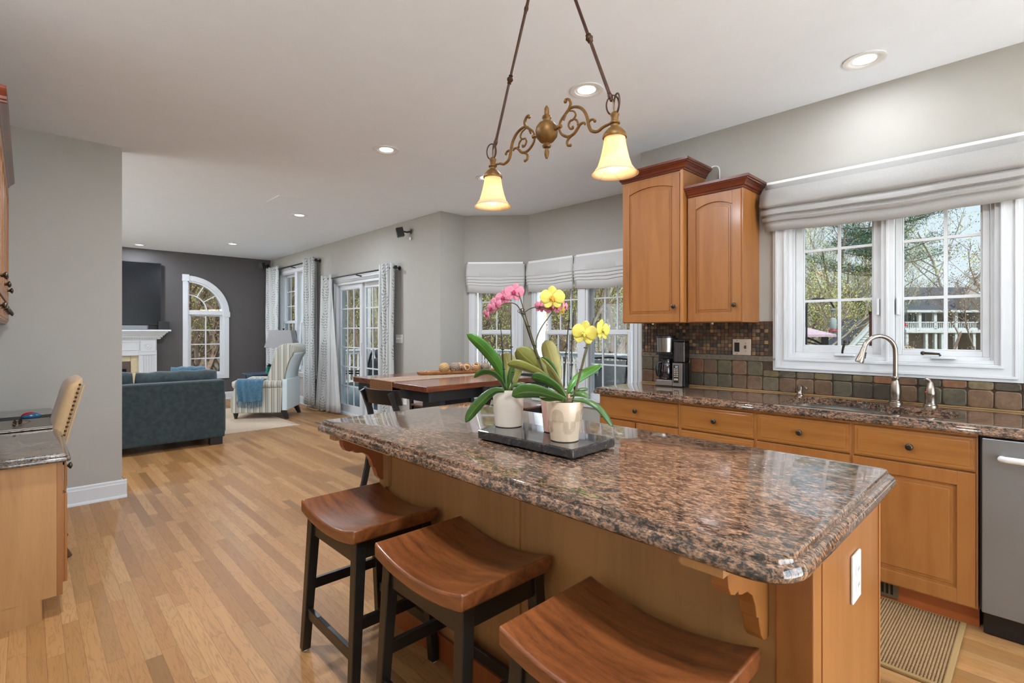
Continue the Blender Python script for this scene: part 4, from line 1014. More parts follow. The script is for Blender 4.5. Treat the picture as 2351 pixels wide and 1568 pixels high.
# ============================================================ pendant
PY=1.42
def pz(zx,zy): # photograph point -> point in the pendant's plane
    return at(1040+zx/3.0154,zy/3.0154,Y=PY)
PC=-1.298
r=thing('pendant_lamp','two shade scrolled bronze pendant hanging over the granite island','pendant lamp',(PC,PY,CH),0,None,world=True)
prof=[(0,-.102),(.004,-.10),(.009,-.085),(.010,-.075),(.006,-.062),(.015,-.058),(.017,-.052),(.012,-.046),(.012,-.042),(.026,-.036),(.040,-.018),(.043,0),(.040,.018),(.028,.034),(.014,.041),(.014,.045),(.018,.052),(.016,.060),(.009,.066),(.010,.075),(.009,.088),(.004,.098),(0,.101)]
MB().lathe(prof,(PC,PY,2.077),28).build('centre_ball','gold_bronze',r,smooth=1)
curves=[([(735,888),(742,915),(765,938),(800,946),(838,925),(862,890),(880,862),(905,850),(915,862)],.0055),
 ([(735,888),(745,840),(775,795),(803,755),(815,715),(800,688),(780,690),(778,703)],.0055),
 ([(765,835),(790,770),(830,742),(880,745),(915,780),(933,830),(940,870),(958,905),(1000,910),(1040,880),(1085,858),(1110,850)],.006),
 ([(800,768),(835,770),(850,795),(835,825),(810,840),(800,870),(815,893),(832,888),(830,878)],.004),
 ([(835,822),(858,835),(866,862)],.004),
 ([(838,930),(805,955),(790,985),(797,1008),(812,1006)],.0048),
 ([(938,880),(940,850),(955,830),(975,828),(982,838)],.0045)]
sh={1:-.991,-1:2*PC+.991}
for sgn in (1,-1):
    X0=sh[sgn]
    mb=MB()
    for c,rad in curves:
        P=bez([pz(*q) for q in c],len(c)*4)
        P=[Vector((PC+(p.x-PC)*sgn,p.y,p.z)) for p in P]; n=len(P)
        mb.tube(P,[rad*(1-.35*abs(2*i/(n-1)-1)**2) for i in range(n)],8)
        e=P[-1]; 
        if len(c)!=9 or rad<.005: mb.ball(e,rad*1.25,8,6)
    mb.tube([(PC+sgn*.04,PY,2.077),(PC+sgn*.072,PY,2.079)],.008,10)
    mb.build('scroll_arm','gold_bronze',r,smooth=1)
    MB().lathe([(.040,-.038),(.041,-.034),(.036,-.022),(.024,-.008),(.013,0),(.013,.006),(.018,.010),(.018,.014),(.012,.018),(.012,.032),(.015,.038),(.015,.042),(.009,.048),(.006,.05)],(X0,PY,2.008),24).build('socket_cup','gold_bronze',r,smooth=1)
    s_=MB().lathe([(.033,.128),(.035,.118),(.037,.10),(.042,.075),(.048,.05),(.057,.025),(.070,.006),(.079,0),(.0765,.0),(.068,.008),(.055,.027),(.046,.051),(.040,.075),(.035,.10),(.033,.117),(.031,.128)],(X0,PY,1.85),36,cap=False).build('glass_shade','alabaster',r,smooth='all')
    MB().ball((X0,PY,1.885),.024,16,12,(1,1,1.25)).build('bulb','bulb',r,smooth='all')
    l=bpy.data.lights.new('pendant_bulb','POINT'); l.energy=1.9; l.color=(1,.72,.40); l.shadow_soft_size=.03
    lo=bpy.data.objects.new('pendant_bulb',l); COL.objects.link(lo); lo.parent=r; lo.location=Vector((X0,PY,1.90))-Vector((PC,PY,CH)); l.shadow_soft_size=.034
    # ring loops and hanging rod
    mb=MB(); zc=2.083
    for k in (0,1):
        M=Matrix.Translation((X0+(-.008 if k else .008),PY,zc))@Matrix.Rotation((.5 if k else -.5),4,'Z')
        mb.tube([M@Vector((.021*math.cos(2*PI*i/20),0,.033*math.sin(2*PI*i/20))) for i in range(20)],.0028,6,closed=True)
    mb.build('ring','rod_bronze',r,smooth=1)
    top=Vector((PC+sgn*.045,PY,CH-.03)); bot=Vector((X0-sgn*.018,PY,2.115)); d=top-bot
    mb=MB().tube([bot,top],.0058,10)
    for t in (.0,.36,.74):
        c=bot+d*t; u=d.normalized()
        mb.tube([c-u*.018,c-u*.014,c-u*.012,c-u*.006,c,c+u*.006,c+u*.012,c+u*.014,c+u*.018],[.006,.010,.0065,.011,.0135,.011,.0065,.010,.006] if t==.36 else [.0058,.007,.006,.008,.009,.008,.006,.007,.0058],12)
    mb.build('hanging_rod','rod_bronze',r,smooth=1)
    MB().tube([bot+Vector((0,0,.0)),(X0-.005*sgn,PY,2.09),(X0,PY,2.05)],.002,6).build('lamp_wire','gold_bronze',r)
MB().lathe([(.006,-.045),(.02,-.04),(.05,-.03),(.065,-.012),(.066,0),(0,0)],(PC,PY,CH),28).build('canopy','rod_bronze',r,smooth=1)
# ============================================================ tray + orchids
ZT=CT+.0365
t=MB().prism([(-1.480,1.234),(-1.028,1.247),(-1.040,1.492),(-1.60,1.475)],'xy',CT+.006,ZT).build('slab_tray','granite_black',bevel=.004); 
tag(t,'polished black granite slab under the orchid pots on the island','tray')
mb=MB()
for x,y in ((-1.46,1.26),(-1.06,1.27),(-1.07,1.46),(-1.5,1.44)): mb.lathe([(0,0),(.01,0),(.01,.006),(0,.006)],(x,y,CT),10)
mb.build('feet','dark_rubber',t); bpy.data.objects['feet'].parent=t
def zo(zx,zy,D): return at(1020+zx/3.409,620+zy/3.409,D=D)
VF=Vector((FW[0],FW[1],0)); VR=Vector((RT[0],RT[1],0)); UP=Vector((0,0,1))
def leaf(root,pts,w,mat='orchid_green',tilt=.5,D=1.9,fold=.18,depth=None,name='leaf'):
    # pts: zoom coords [(x,y,dd)] dd = extra distance; w: full width in zoom px ; tilt: how much the blade faces the viewer
    C=bez([zo(p[0],p[1],D+(p[2] if len(p)>2 else 0)) for p in pts],20); n=len(C); W=w/3.409/FPX*D
    vs=[];uv=[];m=7
    for i,c in enumerate(C):
        t=i/(n-1); d=(C[min(i+1,n-1)]-C[max(i-1,0)]).normalized()
        s=d.cross(VF); 
        if s.length<.1: s=VR.copy()
        s.normalize(); nn=s.cross(d).normalized()
        sd=(s*math.cos(tilt)+nn*math.sin(tilt))
        prof=(.32+.68*math.sin(min(1,t*1.25)*PI/2)) * (math.sqrt(max(0,1-((t-.62)/.38)**2)) if t>.62 else 1)
        hw=max(.0006,W/2*prof)
        nrm=sd.cross(d).normalized()
        for k in range(m):
            u=2*k/(m-1)-1
            vs.append(c+sd*hw*u+nrm*(abs(u)**1.3)*hw*fold*2.2); uv.append((k/(m-1),t))
    fs=[(i*m+k,i*m+k+1,(i+1)*m+k+1,(i+1)*m+k) for i in range(n-1) for k in range(m-1)]
    mb=MB(); mb.add(vs,fs); mb.uv=uv
    return mb.build(name,mat,root,solid=.0022,smooth='all')
def petal(mb,c,dirv,nrm,L,Wd,cup=.25):
    d=dirv.normalized(); n=nrm.normalized(); s=d.cross(n).normalized(); m=6;k=8; b=len(mb.v)
    for i in range(k+1):
        t=i/k; hw=Wd/2*math.sin(PI*min(1,(t*.93+.07)))**.6*(.75+.5*t)
        if i==k: hw=Wd*.08
        for j in range(m+1):
            u=2*j/m-1; mb.v.append(tuple(c+d*(L*t)+s*hw*u+n*(cup*L*(t*t*.5-.0)+abs(u)*hw*-.18)))
    for i in range(k):
        for j in range(m): mb.f.append((b+i*(m+1)+j,b+i*(m+1)+j+1,b+(i+1)*(m+1)+j+1,b+(i+1)*(m+1)+j))
def flower(root,zx,zy,D,R,face,mat,lipmat,roll=0,squash=1.0):
    # R: radius in zoom px; face: (right, up, toward viewer) mix
    c=zo(zx,zy,D); rr=R/3.409/FPX*D
    n=(VR*face[0]+UP*face[1]-VF*face[2]).normalized()
    up=(UP-n*UP.dot(n)).normalized(); si=up.cross(n).normalized()
    cr,sr=math.cos(roll),math.sin(roll); up,si=up*cr+si*sr,si*cr-up*sr
    mb=MB()
    petal(mb,c-n*.003,up,n,rr*.95,rr*.75,.12); petal(mb,c-n*.003,(-up*.85+si*.62),n,rr*.98,rr*.68,.12); petal(mb,c-n*.003,(-up*.85-si*.62),n,rr*.98,rr*.68,.12)
    petal(mb,c+n*.002,si*1+up*.12,n,rr*1.02,rr*1.15,.1); petal(mb,c+n*.002,-si*1+up*.12,n,rr*1.02,rr*1.15,.1)
    f=mb.build('flower',mat,root,solid=.0008,smooth='all')
    lb=MB(); lb.ball(c+n*rr*.12,rr*.13,10,8,(1,1,1.2)); lb.ball(c+n*rr*.2-up*rr*.22,rr*.14,10,8,(.8,.8,1.3))
    lb.ball(c+n*rr*.15-up*rr*.12+si*rr*.14,rr*.09,8,6); lb.ball(c+n*rr*.15-up*rr*.12-si*rr*.14,rr*.09,8,6)
    lb.build('lip',lipmat,f,smooth='all'); return f
def stemt(root,pts,r0,D,mat='stem_green',name='stem',r1=None):
    P=bez([zo(p[0],p[1],D+(p[2] if len(p)>2 else 0)) for p in pts],28); n=len(P); r1=r1 or r0*.7
    return MB().tube(P,[r0+(r1-r0)*i/(n-1) for i in range(n)],8).build(name,mat,root,smooth=1)
def clip(root,zx,zy,D):
    c=zo(zx,zy,D); MB().bar(c-VR*.006,c+VR*.006,.003,.004).build('clip','black_plastic',root)
def pot(root,c,rb,rt,h,mat,rim=.004):
    x,y,z=c
    MB().lathe([(rb-.004,0),(rb,.003),(rb+(rt-rb)*.5,h*.55),(rt,h-.004),(rt-.001,h),(rt-rim,h),(rt-rim-.003,h-.02),(rt-.012,h-.028)],c,40,cap=True).build('pot',mat,root,smooth=1)
    g=MB(); rn=random.Random(int(x*1000)%97)
    for i in range(46):
        a=rn.uniform(0,2*PI); q=(rt-.016)*math.sqrt(rn.random()); g.ball((x+q*math.cos(a),y+q*math.sin(a),z+h-.02+rn.uniform(0,.01)),rn.uniform(.005,.010),6,4,(1,1,.6))
    g.build('bark_mulch','moss_bark',root)
# plant 1, white pot
D1=2.036
r=thing('potted_orchid','orchid with broad green leaves and bare stakes in a plain white pot','potted plant',(-1.480,1.400,ZT),0,None,world=True)
pc=at(1167.5,977,Z=ZT); pot(r,(pc.x,pc.y,ZT),.0535,.0655,.146,'ceramic_white')
leaf(r,[(478,940),(450,820),(400,720),(300,600),(175,498)],108,'orchid_bright',.35,D1,.14)
leaf(r,[(475,930),(430,860),(370,815),(300,812),(232,842)],82,'orchid_green',.9,D1-.02)
leaf(r,[(470,945),(400,945),(320,1000),(230,1100),(168,1192)],88,'orchid_green',.25,D1-.09)
leaf(r,[(492,930,.03),(500,840,.05),(495,740,.06),(470,645,.06)],150,'orchid_tan',.1,D1)
leaf(r,[(490,940),(505,860),(520,800),(535,740)],60,'orchid_green',.5,D1)
leaf(r,[(500,945,.02),(540,880,.03),(575,800,.04),(605,745,.04)],60,'orchid_olive',.4,D1)
leaf(r,[(500,950,-.02),(540,900,-.03),(600,885,-.05),(650,905,-.05)],40,'orchid_green',.9,D1)
stemt(r,[(478,965),(465,780),(450,560),(436,365)],.0022,D1-.01,'blackened','stake'); stemt(r,[(530,950,.02),(527,740,.02),(524,540,.02),(521,354,.02)],.0022,D1,'blackened','stake')
stemt(r,[(482,960),(470,800),(458,690),(456,620)],.0034,D1,'stem_green'); stemt(r,[(456,640),(462,600),(472,560)],.002,D1)
for a,b in ((457,622),(466,776),(526,602),(536,800)): clip(r,a,b,D1-.012)
# plant 3, pink pot at the back: pink and tall yellow blooms
D3=1.90
r=thing('potted_orchid','pink pot orchid with drooping pink blooms and one tall yellow bloom','potted plant',(-1.27,1.43,ZT),0,None,world=True)
pc=at(1259,983,D=D3); pot(r,(-1.262,1.432,ZT),.046,.060,.145,'ceramic_pink')
leaf(r,[(870,915),(800,850),(700,740),(620,670),(570,612)],165,'orchid_olive',.3,D3)
leaf(r,[(850,900),(760,820),(660,775),(570,745),(495,736)],92,'orchid_olive',.55,D3-.05)
leaf(r,[(880,920,.05),(868,800,.06),(830,660,.07),(792,548,.07)],142,'orchid_tan',.2,D3)
leaf(r,[(900,940),(880,860),(830,760),(760,680)],70,'orchid_green',.6,D3)
stemt(r,[(800,850),(745,700),(680,500),(625,320),(582,175)],.0027,D3-.02,'stem_brown','stake'); stemt(r,[(770,800,.01),(730,690,.01),(655,480,.01),(600,300,.01)],.0026,D3,'blackened','stake')
stemt(r,[(800,860),(735,690),(690,560),(650,440),(605,345)],.0035,D3,'stem_green')
stemt(r,[(605,345),(588,300),(560,268),(520,256),(470,264),(430,290),(385,352)],.0024,D3,'stem_brown')
stemt(r,[(628,330),(670,303),(725,288),(770,290),(800,302),(862,306)],.0022,D3,'stem_brown')
stemt(r,[(720,610),(722,540),(760,450),(830,350),(868,290),(905,270)],.0026,D3-.02,'stem_green')
stemt(r,[(868,300),(858,270),(850,232)],.0018,D3-.03,'stem_green')
mb=MB(); 
for (a,b) in ((592,322),(612,312),(603,330)):
    c=zo(a,b,D3-.02); mb.tube([c+VR*.008*math.cos(q)+UP*.005*math.sin(q) for q in [i*PI/6 for i in range(12)]],.0013,5,closed=True)
mb.build('wire_tie','stem_brown',r)
for a,b in ((735,690),(706,592),(662,440),(625,345)): clip(r,a,b,D3-.025)
flower(r,548,170,D3,80,(-.25,.35,1),'pink_petal','magenta',.1); flower(r,462,212,D3+.01,68,(-.5,.2,1),'pink_petal','magenta',-.2); flower(r,405,262,D3+.01,60,(-.7,.1,.8),'pink_petal','magenta',.3)
flower(r,370,292,D3-.01,52,(-.8,0,.7),'pink_petal','magenta',0); flower(r,333,348,D3-.01,50,(-.9,-.2,.5),'pink_petal','magenta',.4)
flower(r,750,283,D3+.02,52,(-.6,.1,.8),'pink_petal','magenta',.2); flower(r,828,290,D3+.03,56,(.2,-.2,1),'pink_petal','magenta',-.3); flower(r,880,292,D3+.02,46,(.5,0,1),'pink_petal','magenta',.2); flower(r,942,283,D3+.03,44,(.9,0,.6),'pink_petal','magenta',0)
flower(r,846,214,D3-.04,98,(.02,.1,1),'yellow_petal','orange_lip',0); flower(r,925,318,D3-.04,52,(.9,-.5,.3),'yellow_petal','orange_lip',.5)
# plant 2, cream pot with relief, in front
D2=1.752
r=thing('potted_orchid','front orchid with pale yellow blooms in a cream pot with arch relief','potted plant',(-1.142,1.341,ZT),0,None,world=True)
pc=Vector((-1.142,1.341,ZT)); pot(r,tuple(pc),.0485,.0655,.136,'ceramic_cream')
mb=MB()
for k,(ang,up) in enumerate(((-30,1),(12,-1),(54,1),(96,-1),(138,1),(180,-1),(222,1),(-72,-1))):
    base=math.degrees(math.atan2(-VF.y,-VF.x))
    for rr in (.005,.009,.013,.017,.021):
        P=[]
        for i in range(26):
            s=i/25
            if s<.25: u,v=-rr,-.022+.022*s/.25
            elif s>.75: u,v=rr,-.022*(s-.75)/.25
            else: a=PI*(1-(s-.25)/.5); u,v=rr*math.cos(a),rr*math.sin(a)
            v=v*up; zz=.092+v if up>0 else .052+v
            if zz<.006 or zz>.130: continue
            R=.0485+(.0655-.0485)*zz/.136+.0003; a=math.radians(base+ang)+u/R; P.append(pc+Vector((R*math.cos(a),R*math.sin(a),zz)))
        if len(P)>3: mb.tube(P,.0007,5)
mb.build('arch_relief','ceramic_cream',r,smooth='all')
leaf(r,[(945,1000),(890,930),(800,870),(730,845),(682,836)],98,'orchid_green',.55,D2-.02,.12)
leaf(r,[(940,1015),(840,985),(720,955),(620,955),(528,985)],138,'orchid_green',.5,D2-.07,.1)
leaf(r,[(950,985,.03),(900,880,.04),(840,790,.05),(762,690,.05)],50,'orchid_tan',1.0,D2)
leaf(r,[(965,965,.02),(1010,880,.03),(1100,810,.05),(1232,742,.06)],80,'orchid_bright',.35,D2,.12)
leaf(r,[(985,965,.02),(1030,945,.02),(1080,932,.02),(1128,932,.02)],36,'orchid_green',.7,D2)
leaf(r,[(985,985,-.01),(1030,968,-.02),(1090,970,-.03),(1138,996,-.03)],48,'orchid_green',.6,D2)
leaf(r,[(1000,1015,-.02),(1100,1020,-.05),(1200,1065,-.07),(1270,1140,-.08),(1320,1228,-.08)],62,'orchid_green',.7,D2)
leaf(r,[(935,1025),(880,1010),(820,1010),(750,1000)],52,'orchid_green',.4,D2-.05)
leaf(r,[(955,990,.05),(900,900,.06),(860,850,.06),(800,740,.07)],60,'orchid_olive',.4,D2)
MB().tube([zo(945,1060,D2),zo(940,1000,D2),zo(950,950,D2)],[.012,.013,.008],10).build('crown_stem','stem_green',r,smooth=1)
stemt(r,[(930,1030),(895,1000),(865,985),(845,1000),(800,995),(745,993)],.0028,D2-.06,'root_grey','aerial_root',.0022)
stemt(r,[(1000,1035),(1040,880),(1100,640),(1170,374)],.0024,D2-.02,'stem_brown','stake')
stemt(r,[(1010,1000),(1050,870),(1085,740),(1118,620),(1135,550),(1165,512),(1215,486)],.0032,D2,'stem_green'); stemt(r,[(1160,515),(1150,530),(1120,505),(1100,492)],.002,D2,'stem_green')
stemt(r,[(935,930,.04),(950,700,.04),(970,450,.04),(984,280,.04)],.0024,D2,'blackened','stake'); stemt(r,[(990,905,.05),(995,700,.05),(1003,500,.05),(1014,312,.05)],.0026,D2,'blackened','stake')
for a,b,q in ((1105,608,0),(1068,780,0),(972,398,.04),(955,655,.04),(996,742,.05),(988,465,.05)): clip(r,a,b,D2-.02+q)
flower(r,1098,490,D2-.03,100,(-.1,.05,1),'yellow_petal','yellow_petal',.15); flower(r,1240,465,D2-.03,86,(.75,.1,.75),'yellow_petal','yellow_petal',.1)
# ============================================================ dining set
r=thing('dining_table','counter height pedestal table with worn brown top and dark blue apron','dining table',(-3.77,2.8,0),0,None,world=True)
TZ=.91; tx0,tx1,ty0,ty1=-4.36,-3.18,2.155,3.33
MB().box(tx0,ty0,TZ-.045,tx1,ty1,TZ).build('table_top','table_top',r,bevel=.005)
MB().frame(tx0+.04,0,tx1-.04,0,0,0,0) if 0 else None
mb=MB(); mb.box(tx0+.035,ty0+.035,TZ-.125,tx1-.022,ty0+.06,TZ-.045); mb.box(tx0+.035,ty1-.06,TZ-.125,tx1-.022,ty1-.035,TZ-.045); mb.box(tx0+.035,ty0+.06,TZ-.125,tx0+.06,ty1-.06,TZ-.045); mb.box(tx1-.047,ty0+.06,TZ-.125,tx1-.022,ty1-.06,TZ-.045)
mb.build('apron','blackened',r,bevel=.002)
mb=MB().box(-3.90,2.60,.12,-3.60,2.93,TZ-.046); mb.build('pedestal','blackened',r,bevel=.004)
mb=MB(); mb.box(-3.61,2.585,.12,-3.585,2.62,TZ-.046); mb.box(-3.61,2.91,.12,-3.585,2.945,TZ-.046); mb.build('corner_posts','navy_table',r)
mb=MB().box(-4.1,2.72,0,-3.42,2.83,.12); mb.box(-3.80,2.45,0,-3.70,3.10,.119); mb.build('base','blackened',r,bevel=.006)
r=thing('table_runner','woven taupe runner with macrame fringe hanging over the table end','table runner',(-3.85,2.8,TZ),0,None,world=True)
MB().box(-4.03,ty0-.004,TZ,-3.66,ty1,TZ+.004).build('cloth','runner',r)
MB().box(-4.025,ty0-.012,TZ-.16,-3.665,ty0-.004,TZ+.003).build('fringe','macrame',r)
mb=MB()
for i in range(36): x=-4.02+.0101*i; mb.box(x,ty0-.011,TZ-.195,x+.005,ty0-.006,TZ-.155)
mb.build('tassels','macrame',r)
# dough bowl and balls
bc=at(1045,852,Z=TZ+.02)
r=thing('dough_bowl','long shallow wooden tray on the table runner holding woven balls','tray',(0,0,0))
ca=at(957,857.5,Z=TZ+.02); cb=at(1155,848,Z=TZ+.02)
cm=(ca+cb)/2; ax=(cb-ca); L=ax.length; ang=math.atan2(ax.y,ax.x)
r.location=(cm.x,cm.y,TZ+.004); r.rotation_euler=(0,0,ang); 
mb=MB(); n=40; rings=[]
for (k,z) in ((.80,0),(.93,.006),(1.0,.026),(1.0,.030),(.975,.030),(.90,.012),(.78,.008)):
    rings.append([(L/2*(1-(1-k)*.35)*math.cos(2*PI*i/n),.105*k*math.copysign(abs(math.sin(2*PI*i/n))**.7,math.sin(2*PI*i/n)),z) for i in range(n)])
mb.add([p for q in rings for p in q],[(i*n+k,i*n+(k+1)%n,(i+1)*n+(k+1)%n,(i+1)*n+k) for i in range(len(rings)-1) for k in range(n)]+[tuple(range(n))[::-1],tuple((len(rings)-1)*n+k for k in range(n))])
mb.build('bowl','tray_wood',r,smooth=50)
axn=ax.normalized(); sdn=Vector((-axn.y,axn.x,0))
balls=[(1019.5,844,.0515,-.015,'ball_tan','tan ribbed decorative ball at the near end of the wooden tray'),(1044,844.5,.0515,-.02,'ball_grey','grey brown decorative ball, second along the wooden tray'),(1054,843,.047,.055,'ball_pink','pinkish decorative ball behind the grey brown one in the tray'),(1071,845,.044,-.03,'ball_stripe','striped light decorative ball in the middle of the wooden tray'),(1072,839,.044,.05,'ball_red','reddish decorative ball behind the striped one in the tray'),(1093,844,.044,-.03,'ball_stripe','striped decorative ball right of the middle in the wooden tray'),(1094,840,.045,.05,'ball_tan','tan decorative ball behind the right striped one in the tray'),(1115,843,.042,-.02,'ball_grey','dark grey decorative ball beside the big green orchid leaf'),(1113,839,.042,.05,'ball_grey','grey ball behind the dark grey one by the orchid leaf')]
for px,py,R,off,m,lb in balls:
    # point on the tray axis whose image column is px
    best=min(range(401),key=lambda i:abs((lambda p:CXP+FPX*(RT[0]*p.x+RT[1]*p.y)/(FW[0]*p.x+FW[1]*p.y))(cm+axn*(i-200)*.003+sdn*off)-px))
    p=cm+axn*(best-200)*.003+sdn*off
    b=MB().ball((0,0,0),R,20,14).build('decorative_ball',m,smooth='all'); b.location=(p.x,p.y,TZ+.012+R); b.rotation_euler=(px,py,px*2); tag(b,lb,'decorative ball','woven balls in the long wooden tray')
mb=MB(); rn=random.Random(4)
for i in range(16):
    p=ca+axn*rn.uniform(.03,.22)+sdn*rn.uniform(-.04,.05); mb.tube([(p.x,p.y,TZ+.016),(p.x+rn.uniform(-.03,.03),p.y+rn.uniform(-.03,.03),TZ+.03+rn.uniform(0,.012)),(p.x+rn.uniform(-.04,.04),p.y+rn.uniform(-.04,.04),TZ+.022)],.003,5)
tag(mb.build('driftwood_filler','ball_pink'),'pale twigs and shells scattered at the near end of the wooden tray','decoration',kind='stuff')
def dchair():
    # local: seat centre at origin, faces +y, back at -y
    r=thing('dining_chair','','dining chair',(0,0,0),0,'dark chairs around the pedestal table')
    sh=.60
    P=[(-.20,-.17),(.20,-.17),(.215,.10),(.18,.20),(.0,.235),(-.18,.20),(-.215,.10)]
    MB().prism([(a,b) for a,b in P],'xy',sh-.022,sh).build('seat','seat_walnut',r,bevel=.008,seg=3)
    MB().frame(-.18,sh-.075,.18,sh-.022,0,0,0) if 0 else None
    mb=MB(); mb.box(-.17,-.15,sh-.08,.17,-.13,sh-.022); mb.box(-.17,.15,sh-.08,.17,.17,sh-.022); mb.box(-.185,-.13,sh-.08,-.165,.15,sh-.022); mb.box(.165,-.13,sh-.08,.185,.15,sh-.022); mb.build('apron','blackened',r)
    for s in (-1,1):
        pts=bez([(s*.205,-.255,.005),(s*.195,-.20,.25),(s*.188,-.165,.52),(s*.188,-.175,.68),(s*.188,-.215,.80),(s*.188,-.245,.868)],18)
        mb=MB()
        for a,b in zip(pts[:-1],pts[1:]): mb.bar(a,b,.024,.042,up=(0,1,0))
        vs=mb
        mb.build('rear_post','blackened',r)
        mb=MB().hexa([(s*.20-.014,.165,.004),(s*.20+.014,.165,.004),(s*.20+.014,.195,.004),(s*.20-.014,.195,.004)],[(s*.175-.018,.125,sh-.022),(s*.175+.018,.125,sh-.022),(s*.175+.018,.163,sh-.022),(s*.175-.018,.163,sh-.022)]); mb.build('leg','blackened',r,bevel=.003)
    mb=MB(); n=14
    vs=[]
    for i in range(n+1):
        u=2*i/n-1; x=u*.232; y=-.245+.085*(u*u)*1.0-.0
        yy=-.262+.075*u*u
        vs+=[(x,yy+.020,.772),(x,yy-.010+.02,.772+0),(x,yy-.022,.885),(x,yy,.885)]
    fs=[(i*4+j,i*4+(j+1)%4,(i+1)*4+(j+1)%4,(i+1)*4+j) for i in range(n) for j in range(4)]+[(0,1,2,3),(n*4+3,n*4+2,n*4+1,n*4)]
    mb.add(vs,fs); mb.build('back_rail','blackened',r,smooth=40)
    for z,s in ((.20,1),(.30,-1)):
        MB().bar((-.19,.17 if s>0 else -.19,z),(.19,.17 if s>0 else -.19,z),.02,.03).build('stretcher','blackened',r)
    for s in (-1,1): MB().bar((s*.192,-.20,.26),(s*.192,.17,.26),.02,.03).build('stretcher','blackened',r)
    return r
c=dchair(); c.location=(-3.535,2.17,0); c.rotation_euler=(0,0,math.radians(4)); c['label']='black curved back chair at the near end of the dining table'
dup(c,(-4.235,2.99,0),-PI/2,'black chair across the dining table, its wooden seat seen under the apron')
dup(c,(-3.29,2.87,0),PI/2,'black chair on the window side of the table, behind the white orchid pot')
dup(c,(-3.60,3.52,0),PI,'black chair at the far end of the dining table, hidden by orchid leaves')
# ============================================================ living room
r=thing('sofa','dark slate blue velvet sofa seen from behind','sofa',(-7.1,.5,0),0,None,world=True)
sx1,sy1,sy0=-6.66,1.69,-.55
MB().box(sx1-.20,sy0,.085,sx1,sy1,.755).build('back','sofa_velvet',r,bevel=.02,seg=4)
MB().box(-7.62,sy0+.2,.085,sx1-.205,sy1-.2,.40).build('base','sofa_velvet',r,bevel=.02)
for (a,b,z) in ((sy1-.19,sy1+.05,.60),(sy0-.05,sy0+.19,.60)): MB().box(-7.64,a,.09,sx1-.14,b,z).build('arm','sofa_velvet',r,bevel=.05,seg=5)
for k in range(3):
    y0=sy0+.2+k*.615; MB().box(-7.6,y0+.005,.40,sx1-.22,y0+.61,.53).build('seat_cushion','sofa_velvet',r,bevel=.05,seg=4)
def pillow(parent,x0,x1,y0,y1,z0,z1,tilt=0,mat='sofa_velvet',name='back_cushion',rz=0,puff=.12):
    mb=MB(); n,m=14,10; cx,cy,cz=(x0+x1)/2,(y0+y1)/2,(z0+z1)/2
    vs=[]
    for side in (1,-1):
        for i in range(n+1):
            for j in range(m+1):
                u=2*i/n-1; v=2*j/m-1; th=(1-abs(u)**5)*(1-abs(v)**5); k=(x1-x0)/2
                vs.append((side*k*(.28+.72*th**.55)+.006*math.sin(u*9+v*4)*th,(y1-y0)/2*u*(1-.03*v*v),(z1-z0)/2*v*(1-.04*u*u)+.006*math.sin(u*11)))
    q=lambda s,i,j: s*(n+1)*(m+1)+i*(m+1)+j
    fs=[]
    for i in range(n):
        for j in range(m): fs+=[(q(0,i,j),q(0,i+1,j),q(0,i+1,j+1),q(0,i,j+1)),(q(1,i,j),q(1,i,j+1),q(1,i+1,j+1),q(1,i+1,j))]
    for i in range(n): fs+=[(q(0,i,0),q(1,i,0),q(1,i+1,0),q(0,i+1,0)),(q(0,i,m),q(0,i+1,m),q(1,i+1,m),q(1,i,m))]
    for j in range(m): fs+=[(q(0,0,j),q(0,0,j+1),q(1,0,j+1),q(1,0,j)),(q(0,n,j),q(1,n,j),q(1,n,j+1),q(0,n,j+1))]
    mb.add(vs,fs); mb.xf(Matrix.Translation((cx,cy,cz))@Matrix.Rotation(rz,4,'Z')@Matrix.Rotation(tilt,4,'Y'))
    return mb.build(name,mat,parent,smooth='all')
pillow(r,sx1-.40,sx1-.17,.86,1.665,.50,.865,math.radians(10)); pillow(r,sx1-.40,sx1-.17,.10,.845,.50,.88,math.radians(10)); pillow(r,sx1-.40,sx1-.17,-.55,.085,.50,.86,math.radians(10))
mb=MB()
for (x,y) in ((sx1-.03,sy1-.02),(-7.55,sy1-.02),(sx1-.03,sy0+.16),(-7.55,sy0+.16)):
    MB().box(x-.09,y-.13,0.0,x,y,.086).build('leg','dark_leg',r,bevel=.003)
th=pillow(None,-7.12,-6.98,1.22,1.58,.56,.905,math.radians(-10),'throw_blue','throw_pillow'); tag(th,'blue grey pillow peeking above the right end of the sofa back','pillow')
# rug
def rugobj():
    a=at(690,976,Z=0); cr=Vector((a.x,a.y,0))
    r=thing('area_rug','pale faded oriental rug with fringe under the recliner','rug',(-8.6,1.6,0),0,None,world=True)
    MB().box(-9.6,.2,.001,-7.24,2.72,.010).build('pile','oriental',r)
    mb=MB(); rn=random.Random(2)
    for i in range(90):
        x=-9.58+i*.0262; mb.bar((x,2.72,.005),(x+rn.uniform(-.01,.01),2.79,.003),.010,.003)
    mb.build('fringe','rug_fringe',r)
rugobj()
